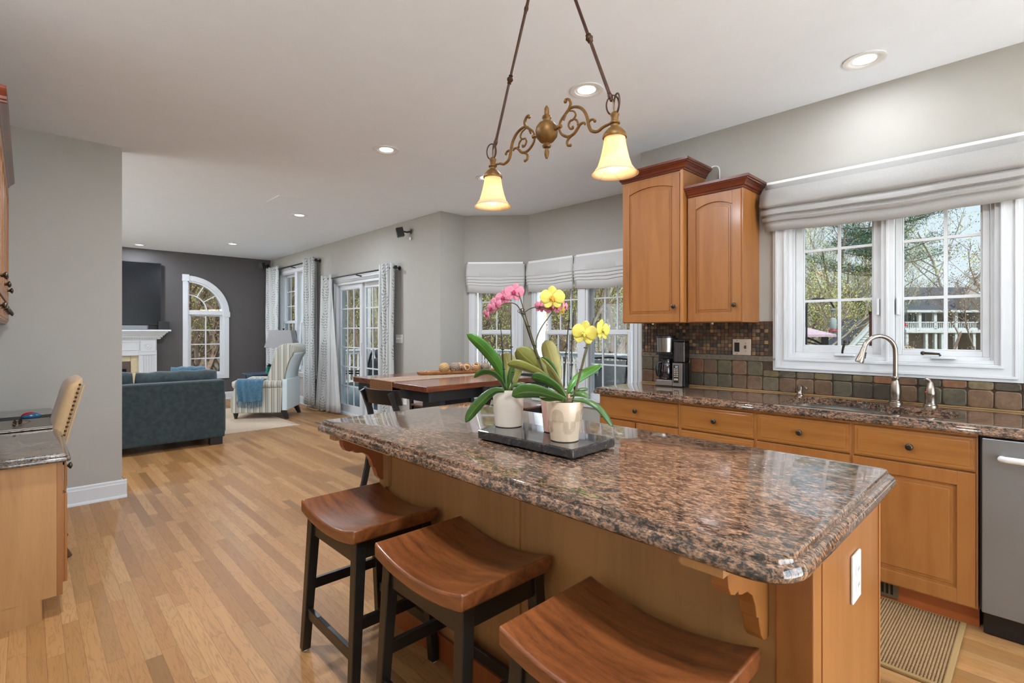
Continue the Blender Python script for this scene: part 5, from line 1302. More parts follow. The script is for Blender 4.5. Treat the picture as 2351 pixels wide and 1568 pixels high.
# recliner local: faces +x, width y
f=Vector((-.605,-.796,0)); ang=math.atan2(f.y,f.x)
r=thing('recliner','blue and cream striped recliner armchair facing the fireplace','armchair',(-8.40,2.70,0),ang)
hw=.335
prof=[(-.33,.10),(.36,.10),(.385,.14),(.385,.30),(.355,.40),(.335,.47),(-.35,.47)]
for s in (-1,1):
    y0,y1=(s*hw,s*(hw-.115)) if s<0 else (s*(hw-.115),s*hw)
    a=MB().prism(prof,'xz',y0,y1).build('side_panel','ticking',r,bevel=.012,seg=3)
    mb=MB().tube([(-.34,s*(hw-.055),.525),(.0,s*(hw-.055),.53),(.30,s*(hw-.055),.53),(.36,s*(hw-.055),.515)],[.075,.078,.080,.066],18,flat=.85); mb.build('arm_roll','ticking',r,smooth=50)
MB().box(-.30,-.22,.12,.375,.22,.36).build('seat_deck','ticking',r,bevel=.02)
MB().box(-.24,-.215,.36,.40,.215,.49).build('seat_cushion','ticking',r,bevel=.045,seg=4)
MB().box(-.42,-hw+.01,.13,-.345,hw-.01,.60).build('rear_skirt','ticking_back',r,bevel=.01)
mb=MB(); 
bp=[(-.22,.44),(-.345,.58),(-.40,.70),(-.52,.93),(-.575,1.04),(-.60,1.09)]
outer=bez([(-.385,.585,0),(-.40,.70,0),(-.45,.87,0),(-.505,.97,0),(-.52,1.05,0),(-.475,1.115,0),(-.38,1.135,0),(-.285,1.09,0),(-.235,.98,0),(-.18,.80,0),(-.13,.64,0),(-.10,.47,0)],44)
poly=[(p.x,p.y) for p in outer]
mb=MB(); k=len(poly); ys=[(-.315,.90),(-.295,1.0),(.295,1.0),(.315,.90)]
cx=sum(p[0] for p in poly)/k; cz=sum(p[1] for p in poly)/k
vs=[]
for y,sc in ys: vs+=[(cx+(px-cx)*sc,y,cz+(pz_-cz)*sc) for px,pz_ in poly]
fs=[(i*k+j,i*k+(j+1)%k,(i+1)*k+(j+1)%k,(i+1)*k+j) for i in range(3) for j in range(k)]+[tuple(range(k)),tuple(3*k+j for j in range(k))[::-1]]
mb.add(vs,fs); bo=mb.build('backrest','ticking',r,smooth=50)
# back face panel in the finer stripe
sub=[p for p in outer[:14]]
mb=MB(); m=len(sub); vs=[]
for y in (-.292,.292):
    for p in sub: vs.append((p.x-.006,y,p.y))
mb.add(vs,[(j,j+1,m+j+1,m+j) for j in range(m-1)]); mb.build('back_panel','ticking_back',bo,solid=.006,smooth='all')
for (x,y,t) in ((.33,-.28,0),(.33,.28,0)): MB().lathe([(.020,0),(.024,.012),(.021,.02),(.030,.055),(.035,.085),(.035,.10)],(x,y,0),14).build('front_leg','dark_leg',r,smooth=1)
for s in (-1,1): MB().hexa([(-.44,s*.30-.022,0),(-.39,s*.30-.022,0),(-.39,s*.30+.022,0),(-.44,s*.30+.022,0)],[(-.40,s*.295-.03,.13),(-.32,s*.295-.03,.13),(-.32,s*.295+.03,.13),(-.40,s*.295+.03,.13)]).build('rear_leg','dark_leg',r,bevel=.004)
# throw over the arm nearest the camera (local +y? decided by facing)
side=1 
def throw(s):
    mb=MB(); nx,nv=26,26; vs=[]
    yc=s*(hw-.055)
    for i in range(nx+1):
        u=i/nx
        for j in range(nv+1):
            v=j/nv; 
            if v<.22: yy=yc-s*(.075*math.cos(v/.22*PI/2)) ; zz=.545+.062*math.sin(v/.22*PI/2)+.0
            elif v<.40: a=(v-.22)/.18*PI/2; yy=yc+s*.088*math.sin(a); zz=.607-.055*(1-math.cos(a))
            else: q=(v-.40)/.60; yy=yc+s*(.090+.010*math.sin(q*5)+.014*q*math.sin(u*22)); zz=.552-q*(.26+.03*math.sin(u*3))
            xx=-.10+(u-.0)*.40*(1-.12*v)+.02*v
            vs.append((xx,yy+s*.006*math.sin(u*26+2)*(v>.2),zz))
    fs=[(i*(nv+1)+j,(i+1)*(nv+1)+j,(i+1)*(nv+1)+j+1,i*(nv+1)+j+1) for i in range(nx) for j in range(nv)]
    t=thing('throw_blanket','blue fringed throw draped over the near arm of the recliner','blanket',(-8.40,2.70,0),ang)
    mb.add(vs,fs).build('cloth','throw_blue',t,solid=.008,smooth='all')
    mb=MB(); rn=random.Random(5)
    for i in range(60):
        u=i/59; q=1; yy=yc+s*(.090+.010*math.sin(5)+.014*math.sin(u*22)+.004); zz=.552-(.26+.03*math.sin(u*3)); xx=-.10+u*.40*.88+.02
        mb.tube([(xx,yy,zz+.01),(xx+rn.uniform(-.01,.01),yy+s*.006,zz-.03),(xx+rn.uniform(-.015,.015),yy+s*.004,zz-.075-rn.random()*.02)],.0022,4)
    mb.build('fringe','throw_blue',t)
throw(1)
# side table, lamp, plant
r=thing('side_table','small grey blue side table behind the recliner','side table',(-9.7,3.0,0),0,None,world=True)
TS=.575; a=at(575,857,D=8.9)
ty_=at(578,857,X=-9.42).y; MB().box(-9.98,ty_,TS-.022,-9.42,3.25,TS).build('table_top','navy_table',r,bevel=.004)
mb=MB()
for x in (-9.95,-9.47):
    for y in (ty_+.04,3.18): MB().box(x,y,0,x+.04,y+.04,TS-.022).build('leg','navy_table',r)
MB().box(-9.93,ty_+.05,TS-.10,-9.47,3.2,TS-.022).build('apron','navy_table',r)
lp=at(651,800,X=-9.70)
r=thing('table_lamp','table lamp with grey tapered shade behind the recliner','lamp',(-9.70,lp.y,TS),0,None,world=True); ly=lp.y
MB().lathe([(.08,0),(.08,.015),(.03,.03),(.02,.06),(.035,.12),(.045,.2),(.03,.30),(.018,.33),(.018,.40),(.012,.42),(.012,.50)],(-9.70,ly,TS),20).build('base','dark_leg',r,smooth=1)
b0,b1_=.265,.185
SZ0,SZ1=at(650,797,D=(FW[0]*-9.7+FW[1]*ly)).z,at(650,758,D=(FW[0]*-9.7+FW[1]*ly)).z
mb=MB(); c=(-9.70,ly)
def sq(h,z): 
    P=[(h,-h*.72),(h,h*.72),(-h,h*.72),(-h,-h*.72)]; M=Matrix.Rotation(PI/2-YAW+0.0,2) if 0 else None
    aa=PI/2-YAW
    return [(c[0]+p[0]*math.cos(aa)-p[1]*math.sin(aa),c[1]+p[0]*math.sin(aa)+p[1]*math.cos(aa),z) for p in P]
mb.add(sq(b0,SZ0)+sq(b1_,SZ1),[(0,1,5,4),(1,2,6,5),(2,3,7,6),(3,0,4,7)]); mb.build('lamp_shade','grey_shade',r,solid=.004)
MB().lathe([(.004,0),(.012,.004),(.010,.012),(.02,.03),(.018,.036),(0,.036)],(-9.70,ly,SZ1-.005),12).build('finial','dark_leg',r,smooth=1)
pp=at(619,853,X=-9.62)
r=thing('potted_plant','small purple leaved plant in a teal square pot on the side table','potted plant',(pp.x,pp.y,TS),0,None,world=True)
h=.055
MB().hexa([(pp.x-h*.8,pp.y-h*.8,TS+.01),(pp.x+h*.8,pp.y-h*.8,TS+.01),(pp.x+h*.8,pp.y+h*.8,TS+.01),(pp.x-h*.8,pp.y+h*.8,TS+.01)],[(pp.x-h,pp.y-h,TS+.115),(pp.x+h,pp.y-h,TS+.115),(pp.x+h,pp.y+h,TS+.115),(pp.x-h,pp.y+h,TS+.115)]).build('pot','teal_glaze',r,bevel=.005)
MB().box(pp.x-.055,pp.y-.055,TS,pp.x+.055,pp.y+.055,TS+.012).build('saucer','teal_glaze',r,bevel=.003)
mb=MB(); rn=random.Random(8)
for i in range(26):
    a=rn.uniform(0,2*PI); d=Vector((math.cos(a),math.sin(a),rn.uniform(.2,1.2))); petal(mb,Vector((pp.x,pp.y,TS+.11)),d,d.cross(Vector((-d.y,d.x,0))),rn.uniform(.05,.085),.03,.2)
mb.build('foliage','plum_leaf',r,solid=.001)
# television, mantel, fireplace
r=thing('television','large black flat television above the white mantel','television',(XF+.05,1.0,1.9),0,None,world=True)
MB().box(XF+.04,.29,1.44,XF+.075,1.752,2.545).build('body','black_plastic',r,bevel=.003)
MB().box(XF+.075,.30,1.455,XF+.077,1.742,2.535).build('screen','tv_glass',r)
MB().box(XF+.0,.7,1.7,XF+.04,1.3,2.2).build('mount','black_plastic',r)
r=thing('soundbar','long grey soundbar standing on the mantel below the television','soundbar',(XF+.12,1,1.35),0,None,world=True)
MB().box(XF+.07,.45,1.354,XF+.16,1.55,1.43).build('body','cover_grey',r,bevel=.01)
MB().box(XF+.12,.47,1.36,XF+.162,1.53,1.42).build('grille','steel_matte',r)
tag(MB().box(XF+.03,1.70,1.354,XF+.12,1.865,1.50).build('speaker_box','black_plastic',bevel=.004),'small black box at the right end of the mantel','speaker')
r=thing('fireplace_mantel','white carved fireplace mantel with fluted pilaster and dentils','fireplace mantel',(XF,.95,0),0,None,world=True)
m0,m1=.02,1.88
MB().box(XF,m0,1.320,XF+.22,m1,1.352).build('shelf','white_trim',r,bevel=.006)
mb=MB()
for i,(d,z0,z1,e) in enumerate(((.19,1.295,1.32,.045),(.165,1.27,1.295,.07),(.145,1.245,1.27,.09),(.125,1.215,1.245,.115),(.10,1.18,1.215,.15))): mb.box(XF,m0+e,z0,XF+d,m1-e,z1)
mb.build('cornice','white_trim',r,bevel=.004)
mb=MB()
for i in range(44): y=m0+.15+i*.036; mb.box(XF+.10,y,1.19,XF+.135,y+.018,1.205)
mb.build('dentils','white_trim',r)
MB().box(XF,.22,.90,XF+.09,1.68,1.18).build('frieze','white_trim',r)
mb=MB(); mb.frame(.0,.0,1,1,.0,0,0) if 0 else None
for (a,b,c_,d) in ((.45,1.0,1.42,1.10),): 
    mb.box(XF+.09,a,b-.01,XF+.10,c_,b+.01); mb.box(XF+.09,a,d+.03,XF+.10,c_,d+.05); mb.box(XF+.09,c_-.02,b+.01,XF+.10,c_,d+.03)
mb.build('frieze_moulding','white_trim',r,bevel=.003)
for y in (1.42,.22):
    p=MB().box(XF,y+.0,0,XF+.105,y+.26,.98)
    p.build('pilaster','white_trim',r)
    po=bpy.data.objects[-1] if 0 else None
    mb=MB()
    for k in range(5): mb.box(XF+.105,y+.045+k*.037,.14,XF+.113,y+.064+k*.037,.90)
    mb.box(XF+.0,y-.005,0,XF+.12,y+.265,.12); mb.box(XF+.105,y+.02,.905,XF+.118,y+.24,.925)
    mb.build('fluting','white_trim',r,bevel=.003)
    mb=MB().box(XF+.09,y+.02,.965,XF+.112,y+.24,1.155); mb.lathe([(.055,0),(.055,.006),(.045,.010),(.036,.006),(.03,.004),(.02,.010),(0,.012)],(XF+.112,y+.13,1.06),24,axis='x'); mb.build('rosette_block','white_trim',r,bevel=.002)
MB().box(XF,.22,.72 if 0 else .90,XF+.1,1.44,.935).build('inner_trim','white_trim',r)
mb=MB()
for (a,b,c_,d) in ((1.31,.0,1.42,.30),(1.31,.303,1.42,.60),(1.31,.603,1.42,.86),(.98,.80,1.307,.898),(.66,.80,.977,.898),(.48,.0,.59,.40),(.48,.403,.59,.79),(1.31,.863,1.42,.898)): mb.box(XF+.0,a,b,XF+.05,c_,d)
mb.build('tile_surround','tile_cream',r,bevel=.002)
mb=MB(); mb.box(XF+.0,1.13,.0,XF+.06,1.305,.80); mb.box(XF,.60,.0,XF+.06,.78,.80); mb.box(XF,.78,.68,XF+.06,1.13,.80); mb.build('firebox_frame','firebrown',r,bevel=.004)
mb=MB().box(XF+.005,.78,.0,XF+.03,1.13,.68); 
for k in range(3): mb.box(XF+.06,1.165,.42+k*.09,XF+.063,1.25,.49+k*.09)
mb.build('firebox_glass','tv_glass',r)
# curtain rods and curtains
def curtain(label,x0,x1,yc,zt,zb,amp=.045,waves=4,flare=(0,0),grommet=True,liner=False):
    r=thing('curtain',label,'curtain',((x0+x1)/2,yc,zb),0,'leaf pattern curtains in the living room',world=True)
    n=waves*14; m=16; mb=MB(); vs=[];uv=[]; 
    u=0; prev=None; cols=[]
    for i in range(n+1):
        t=i/n; x=x0+(x1-x0)*t; y=yc+amp*math.sin(2*PI*waves*t); 
        if prev is not None: u+=math.hypot(x-prev[0],y-prev[1])
        prev=(x,y); cols.append((t,x,y,u))
    for j in range(m+1):
        v=j/m; z=zt-(zt-zb)*v
        for (t,x,y,u_) in cols:
            xx=x+flare[0]*v*v*(1-t)+flare[1]*v*v*t; a=1-.15*v+.1*math.sin(v*4+t*5)
            vs.append((xx,yc+(y-yc)*a+.008*math.sin(v*6+t*9),z+(.0 if j<m else .006*math.sin(t*20)))); uv.append((u_,z))
    w=n+1; mb.add(vs,[(j*w+i,j*w+i+1,(j+1)*w+i+1,(j+1)*w+i) for j in range(m) for i in range(n)]); mb.uv=uv
    mb.build('cloth','vine',r,solid=.003,smooth='all')
    if liner:
        mb=MB(); a,b=liner; vs=[]
        k=20
        for j in range(m+1):
            v=j/m; z=zt-.1-(zt-.1-zb)*v
            for i in range(k+1):
                t=i/k; vs.append((a+.02+(b-a-.02)*t*(.12+.88*v)**1.0,yc-.005+.022*math.sin(t*16)*v,z+.03*t*v))
        mb.add(vs,[(j*(k+1)+i,j*(k+1)+i+1,(j+1)*(k+1)+i+1,(j+1)*(k+1)+i) for j in range(m) for i in range(k)]).build('lining','shade_cloth',r,solid=.002,smooth='all')
    return r
def rod(label,x0,x1,y,z):
    r=thing('curtain_rod',label,'curtain rod',((x0+x1)/2,y,z),0,'black curtain rods in the living room',world=True)
    MB().tube([(x0,y,z),(x1,y,z)],.0125,12).build('rod','black_paint',r,smooth=1)
    for x,s in ((x0,-1),(x1,1)):
        MB().lathe([(.0125,0),(.022,.004),(.022,.012),(.016,.016),(.024,.024),(.024,.034),(0,.038)],(x,y,z),14,axis='x' if s>0 else '-x').build('finial','black_paint',r,smooth=1)
        MB().tube([(x-s*.04,y,z),(x-s*.04,YS-.01,z)],.009,8).build('bracket','black_paint',r)
        MB().lathe([(.03,0),(.03,.008),(0,.008)],(x-s*.04,YS-.009,z),14,axis='y').build('wall_plate','black_paint',r)
    m=(x0+x1)/2; MB().tube([(m,y,z-.012),(m,YS-.001,z-.03)],.009,8).build('bracket','black_paint',r)
RY=3.54
a=at(649,613,Y=RY); b=at(724,600,Y=RY); z1=(a.z+b.z)/2
rod('black curtain rod over the double hung window in the living room',-10.75,b.x,RY,z1)
a2=at(760,637,Y=RY); b2_=at(906,616,Y=RY); z2=(a2.z+b2_.z)/2
rod('black curtain rod over the sliding glass door',a2.x-.25,b2_.x,RY,z2)
def cx(px): return at(px,700,Y=RY).x
curtain('leaf pattern curtain next to the charcoal wall corner',-10.98,-10.28,RY,z1+.06,.05,.05,4)
curtain('leaf pattern curtain right of the double hung window',cx(697)-.0,b.x-.03,RY,z1+.06,.05,.05,4)
curtain('leaf pattern curtain left of the sliding door, white lining billowing out',cx(737),cx(762),RY,z2+.06,.02,.045,3,(-.22,-.10),liner=(cx(757),cx(783)))
curtain('leaf pattern curtain right of the sliding door, behind the dining table',cx(871),b2_.x-.02,RY,z2+.06,.03,.05,4,(-.05,.0))
# speakers
def spk(x,y,z,rz,label):
    r=thing('wall_speaker',label,'speaker',(x,y,z),rz,'small black satellite speakers near the ceiling')
    MB().prism([(-.045,0),(.045,0),(.04,.12),(-.04,.12)],'xz',-.09,0).xf(Matrix.Translation((0,-.03,-.06))@Matrix.Rotation(math.radians(14),4,'X')).build('box','black_plastic',r,bevel=.006)
    MB().tube([(0,-.05,-.0),(.02,.0,-.01),(.03,.045,.0)],.011,8).build('bracket_arm','black_plastic',r,smooth=1)
    MB().lathe([(.03,0),(.03,.008),(0,.01)],(.03,.05,.0),14,axis='y').build('wall_plate','black_plastic',r)
    MB().box(.0,.03,-.11,.035,.05,-.075).build('wire_box','white_plastic',r)
sp_=at(934,532,Y=3.6); spk(sp_.x,sp_.y,sp_.z,math.radians(-25),'small black speaker on the wall right of the sliding door')
spk(-10.93,3.50,2.66,math.radians(35),'small black speaker in the far ceiling corner above the curtain')
pl=at(917,778,Y=YS); outlet(pl.x,YS,pl.z,0,'white triple toggle switch plate right of the door curtain','switch_plate',.165,.115,3,'light switch')
pl=at(930.5,919,Y=YS); outlet(pl.x,YS,pl.z,0,'white wall outlet seen under the dining table edge')
pc=MB().tube(bez([(-8.95,3.60,.05),(-8.8,3.5,.008),(-8.5,3.45,.006),(-8.25,3.5,.006),(-8.1,3.58,.02)],20),.004,6).build('power_cord','black_plastic',smooth=1); tag(pc,'thin black power cord on the floor below the curtains','cord')
a=at(728,969,Z=0); tag(MB().box(a.x,a.y-.03,.001,a.x+.75,a.y+.45,.012).build('door_mat','runner'),'small grey woven mat on the floor before the sliding door','mat')
# ============================================================ desk corner
DZ=.76; dx1=-3.13
dt=counter('worktop',XS+.003,YD+.004,dx1,.150,(.012,.02,.005,.005),DZ,th=.040,mat='granite_desk'); tag(dt,'dark brown granite desk top at the left edge','worktop')
r=thing('desk_cabinet','maple desk pedestal with drawer and door, seen from its side','cabinet',(-3.4,-.15,0),0,None,world=True)
MB().box(-3.62,YD+.01,.10,-3.168,.100,DZ-.041).build('body','maple_tan',r)
MB().box(-3.168,YD+.01,.0,-3.158,.045,.10).build('side_foot','maple_tan',r)
MB().box(-3.163,YD+.01,.10,-3.157,.100,DZ-.041).build('side_panel','maple_tan',r)
MB().box(-3.62,.040,0,-3.168,.050,.10).build('toe_kick','maple_tan',r)
MB().box(-3.62,.100,.10,-3.155,.121,DZ-.041).build('face_frame','maple_z',r,bevel=.001)
slab_front(r,-3.61,-3.163,.575,.712,.127,1,'maple_z'); d=[c for c in r.children if c.name.startswith('drawer')][-1]
MB().box(-3.60,.121,.58,-3.17,.128,.70).build('drawer_box','maple_tan',r)
knob(d,-3.36,.137,.655,'+y')
panel_door(r,-3.61,-3.163,.155,.565,.127,1,mat='maple_z'); MB().box(-3.60,.121,.16,-3.17,.128,.56).build('door_backing','maple_tan',r)
r=thing('desk_cabinet','maple desk pedestal at the far end by the wall, mostly hidden','cabinet',(-4.9,-.15,0),0,None,world=True)
MB().box(XS+.016,YD+.01,.10,-4.72,.100,DZ-.041).build('body','maple_tan',r); MB().box(XS+.016,YD+.02,0,-4.73,.04,.10).build('toe_kick','maple_tan',r)
slab_front(r,XS+.02,-4.73,.575,.712,.1005,1,'maple_z')
# laptop
def lid(p): return at(*p,Z=DZ+.018)
A=at(128,972.5,Z=DZ+.014); 
r=thing('laptop','closed grey laptop lying on the granite desk','laptop',(0,0,0))
r.location=(-4.16,-.05,DZ); r.rotation_euler=(0,0,math.radians(3))
MB().box(-.205,-.16,.003,.205,.165,.011).build('base','laptop_grey',r,bevel=.003)
MB().box(-.205,-.16,.0118,.205,.165,.018).build('lid','laptop_grey',r,bevel=.003)
mb=MB()
for y in (.02,.06,-.03): mb.box(.2045,y-.006,.0055,.2053,y+.006,.0085)
mb.build('ports','black_plastic',r)
r=thing('eyeglasses','tortoiseshell reading glasses folded on the laptop','glasses',(-4.10,-.04,DZ+.0185),math.radians(160))
mb=MB()
for s in (-1,1): mb.tube([(s*.033+.024*math.cos(i*PI/10),0,.018+.017*math.sin(i*PI/10)) for i in range(20)],.0016,6,closed=True)
mb.tube([(-.009,0,.022),(0,0,.026),(.009,0,.022)],.0015,6); mb.build('frame_front','tortoise',r,smooth=1)
for s in (-1,1):
    MB().tube([(s*.058,0,.022),(s*.055,-.02-.01*(s+1),.010+.004*s),(-s*.02,-.012-.01*(s+1),.006),(-s*.05,-.008-.012*(s+1),.003)],.0015,6).build('temple','tortoise',r,smooth=1)
    MB().lathe([(0,-.0004),(.021,-.0004),(.021,.0004),(0,.0004)],(s*.033,0,.018),20,axis='y').build('lens','glass',r)
r=thing('computer_mouse','red and blue computer mouse on a dark pad on the desk','mouse',(-4.53,.02,DZ+.004),math.radians(95))
MB().ball((0,0,.010),.05,18,12,(1,.62,.5)).build('shell','blue_plastic',r,smooth='all')
MB().ball((-.006,0,.015),.047,18,12,(.9,.5,.5)).build('palm_rest','red_plastic',r,smooth='all')
tag(MB().box(-4.66,-.15,DZ,-4.42,.125,DZ+.003).build('mouse_pad','dark_rubber'),'dark thin mouse pad under the red mouse','mouse pad')
r=thing('desk_device','dark grey rounded device at the left edge of the desk','device',(-4.75,-.19,DZ),0)
MB().box(-.05,-.05,0,.05,.028,.10).build('stand','cover_grey',r,bevel=.01)
MB().ball((0,-.01,.125),.055,18,12,(1,.9,.8)).build('head','cover_grey',r,smooth='all')
# desk chair local: faces -y, nailhead edge at its +x side
r=thing('desk_chair','tan upholstered chair with brass nailheads pushed under the desk','chair',(-4.16,-.02,0),0)
def backpt(t): # t 0 bottom..1 top of the back centre line
    z=.40+.64*t; y=.115+.155*t**1.0+.0; return y,z
mb=MB(); n=22; vs=[]; hw=.235
secs=[]
for i in range(n+1):
    t=i/n; y,z=backpt(t); th=.075*(1-.10*t)
    w_=hw*(1-.0*t)
    if t>.92: q=(t-.92)/.08; th*=math.sqrt(max(.04,1-q*q*.85)); w_=hw*(1-.10*q*q)
    secs.append((y,z,th,w_))
m=12
for (y,z,th,w_) in secs:
    for k in range(m):
        a=2*PI*k/m; cxx=math.copysign(abs(math.cos(a))**.35,math.cos(a)); sy=math.copysign(abs(math.sin(a))**.6,math.sin(a))
        vs.append((w_*cxx,y-th*.4+th*.6*sy-.012,z))
mb.add(vs,[(i*m+k,i*m+(k+1)%m,(i+1)*m+(k+1)%m,(i+1)*m+k) for i in range(n) for k in range(m)]+[tuple(range(m))[::-1],tuple(n*m+k for k in range(m))])
mb.build('backrest','linen_tan',r,smooth=60)
mb=MB(); P=[(hw-.006,backpt(i/20)[0]+.002,backpt(i/20)[1]) for i in range(20)]; mb.tube(P,.006,6); mb.build('welt','linen_tan',r,smooth=1)
for i in range(26):
    t=.015+i*.0375; y,z=backpt(t); MB().ball((hw-.003,y-.016,z),.0068,8,6,(.7,1,1)).build('nailhead','brass_nail',r,smooth='all')
MB().box(-.24,-.36,.38,.24,.10,.48).build('seat','linen_tan',r,bevel=.035,seg=4)
for sx in (-1,1):
    MB().tube(bez([(sx*.21,.10,.40),(sx*.215,.125,.30),(sx*.212,.13,.18),(sx*.20,.16,.08),(sx*.20,.20,.0)],14),[.030-.0011*i for i in range(15)][:len(bez([(0,0,0),(0,0,1),(0,0,2),(0,0,3),(0,0,4)],14))],10).build('rear_leg','chair_leg_wood',r,smooth=1)
    MB().tube(bez([(sx*.20,-.31,.39),(sx*.225,-.33,.30),(sx*.21,-.32,.16),(sx*.205,-.32,.04),(sx*.21,-.34,.0)],14),[.034-.0013*i for i in range(15)][:len(bez([(0,0,0),(0,0,1),(0,0,2),(0,0,3),(0,0,4)],14))],10).build('front_leg','chair_leg_wood',r,smooth=1)
# upper cabinets over the desk
for i,(x0,x1,zb,zt,yf,lb) in enumerate(((-3.80,-3.17,1.375,2.33,-.105,'maple wall cabinet above the desk, nearest and cut by the left edge'),(-4.45,-3.802,1.375,2.33,-.105,'middle maple wall cabinet above the desk'),(XS+.004,-4.452,1.375,2.33,-.105,'maple wall cabinet above the desk, next to the wall corner'))):
    r=thing('wall_cabinet',lb,'wall cabinet',((x0+x1)/2,-.25,zb),0,'maple wall cabinets above the desk',world=True)
    MB().box(x0,YD+.001,zb,x1,yf,zt).build('body','maple_z',r,bevel=.001)
    mid=(x0+x1)/2
    d=panel_door(r,x0+.006,mid-.001,zb+.14,zt-.012,yf+.001,1,arch=.05,rail=.055); knob(d,mid-.035,yf+.012,zb+.22,'+y')
    d=panel_door(r,mid+.001,x1-.006,zb+.14,zt-.012,yf+.001,1,arch=.05,rail=.055); knob(d,mid+.035,yf+.012,zb+.22,'+y')
    for (a,b) in ((x0+.006,mid-.001),(mid+.001,x1-.006)):
        d=slab_front(r,a,b,zb+.008,zb+.132,yf+.001,1,'maple_z'); knob(d,(a+b)/2,yf+.011,zb+.07,'+y')
r=thing('crown_moulding','dark cherry crown moulding along the desk wall cabinets','moulding',(-4.1,-.1,2.33),0,None,world=True)
pts=[(0,0),(.006,.002),(.008,.010),(.014,.014),(.018,.026),(.030,.038),(.036,.044),(.042,.052),(.042,.066),(0,.066)]
MB().prism([(-.105+a,2.33+b) for a,b in pts]+[(YD+.002,2.396),(YD+.002,2.33)],'yz',XS+.004,-3.165).build('moulding','crown_cherry',r)
MB().prism([(-3.166+a,2.33+b) for a,b in pts],'xz',YD+.002,-.064).build('end_return','crown_cherry',r)
# ============================================================ outdoors
GZ=-1.6
gr=MB(); rn=random.Random(11); n=28
vs=[]
for i in range(n+1):
    for j in range(n+1):
        x=-120+150*i/n; y=-40+190*j/n; d=math.hypot(x,y-2)
        z=GZ-.3+ (max(0,(d-45))*.03) + rn.uniform(-.1,.1)
        inside= XF-3<x<XE+3 and -5<y<9
        vs.append((x,y,-2.2 if inside else z))
gr.add(vs,[(i*(n+1)+j,(i+1)*(n+1)+j,(i+1)*(n+1)+j+1,i*(n+1)+j+1) for i in range(n) for j in range(n)])
g_=gr.build('ground','leaf_litter',smooth='all'); g_['kind']='structure'; g_['label']='leaf strewn ground of the woods around the house'
struct('patio',MB().box(XE+WT+.02,-6,-.2,16,9,-.05).box(-14,-14,-.2,XE+WT,YB-WT-.02,-.05),'bounce_stone','pale stone terrace behind the house, unseen, added to bounce daylight indoors')  # unseen terrace added to throw sunlight up through the rear openings
# ---- bare spring trees
def tree_mesh(seed,H=13,spread=.45,buds=1400,budm='bud_green',bark='trunk_bark',lean=0,bsz=.055,trunk=.15,low=.2):
    rn=random.Random(seed); mb=MB(); tips=[]
    def br(p,d,L,r,lv):
        n=4 if lv<2 else 3; pts=[p]; q=p.copy(); dd=d.copy()
        for i in range(n):
            dd=(dd+Vector((rn.gauss(0,.13),rn.gauss(0,.13),rn.gauss(.05,.08)))).normalized(); q=q+dd*(L/n); pts.append(q.copy())
        rs=[r*(1-.62*i/n) for i in range(n+1)]
        mb.tube(pts,rs,5 if lv==0 else 3)
        if lv>=2:
            for k in range(2): tips.append(pts[rn.randrange(1,n+1)])
        if lv<4:
            m=(9,5,4,3)[lv]
            for k in range(m):
                t=rn.uniform(low if lv==0 else .25,1); i=min(n-1,int(t*n)); b=pts[i].lerp(pts[i+1],t*n-i)
                a=rn.uniform(0,2*PI); s=Vector((math.cos(a),math.sin(a),0)); nd=(dd*(.75)+s*rn.uniform(.5,1.0)*(spread*2)+Vector((0,0,.25))).normalized()
                br(b,nd,L*rn.uniform(.38,.62)*(1.0 if lv else .75),max(.006,rs[i]*rn.uniform(.4,.6)),lv+1)
    br(Vector((0,0,0)),Vector((lean,0,1)).normalized(),H*.8,trunk,0)
    o=mb.build('tree',bark)
    fb=MB(); 
    for k in range(buds):
        c=rn.choice(tips)+Vector((rn.gauss(0,.28),rn.gauss(0,.28),rn.gauss(0,.25))); s=bsz*rn.uniform(.5,1.2)
        a=Vector((rn.gauss(0,1),rn.gauss(0,1),rn.gauss(0,1))).normalized(); b=a.orthogonal().normalized(); cc=a.cross(b)
        i=len(fb.v); fb.v+=[tuple(c+b*s*.5),tuple(c+cc*s*.35),tuple(c-b*s*.5),tuple(c-cc*s*.35)]; fb.f.append((i,i+1,i+2,i+3))
    f=fb.build('foliage',budm,o); return o
T=[tree_mesh(1,14,.42,4200,'bud_green','trunk_bark'),tree_mesh(2,12,.5,3300,'bud_olive','trunk_bark',.05),tree_mesh(3,15,.36,2600,'bud_olive','trunk_pale',-.04,trunk=.13),
   tree_mesh(4,9,.6,4200,'bud_green','twig_brown',trunk=.09,low=.05),tree_mesh(5,11,.5,1600,'bud_brown','twig_brown',.03,low=.1)]
TL=['spring tree with yellow green buds in the woods beyond the deck','leafy olive tinged tree in the woods beyond the deck','slim pale barked tree in the woods beyond the deck','low spreading understory tree with fresh green buds in the woods','thin brown bare tree in the woods beyond the deck']
for o,l in zip(T,TL): tag(o,l,'tree','woods beyond the deck'); 
rn=random.Random(21); used=[False]*5; cnt=0
def put(k,x,y,s,label=None):
    global cnt
    if not used[k]: o=T[k]; used[k]=True
    else: o=dup(T[k])
    o.location=(x,y,GZ-.4); o.rotation_euler=(0,0,rn.uniform(0,6.28)); o.scale=(s,s,s)
    if label: o['label']=label
    cnt+=1; return o
# wedge seen through bay / door / living window (directions from the camera)
def ring(px0,px1,d0,d1,N,ks):
    for i in range(N):
        px=px0+(px1-px0)*(i+rn.uniform(.1,.9))/N; d=rn.uniform(d0,d1); t=(px-CXP)/FPX
        x=d*(FW[0]+t*RT[0]); y=d*(FW[1]+t*RT[1])
        put(rn.choice(ks),x,y,rn.uniform(.8,1.15))
ring(560,1500,14,20,20,[0,2,3,3,4]); ring(560,1500,20,30,34,[0,1,2,4,3]); ring(560,1500,30,46,40,[0,1,2,4]); ring(560,1500,46,75,40,[0,1,2])
ring(380,560,17,26,16,[0,3,4,3]); ring(380,560,26,42,16,[0,1,2])
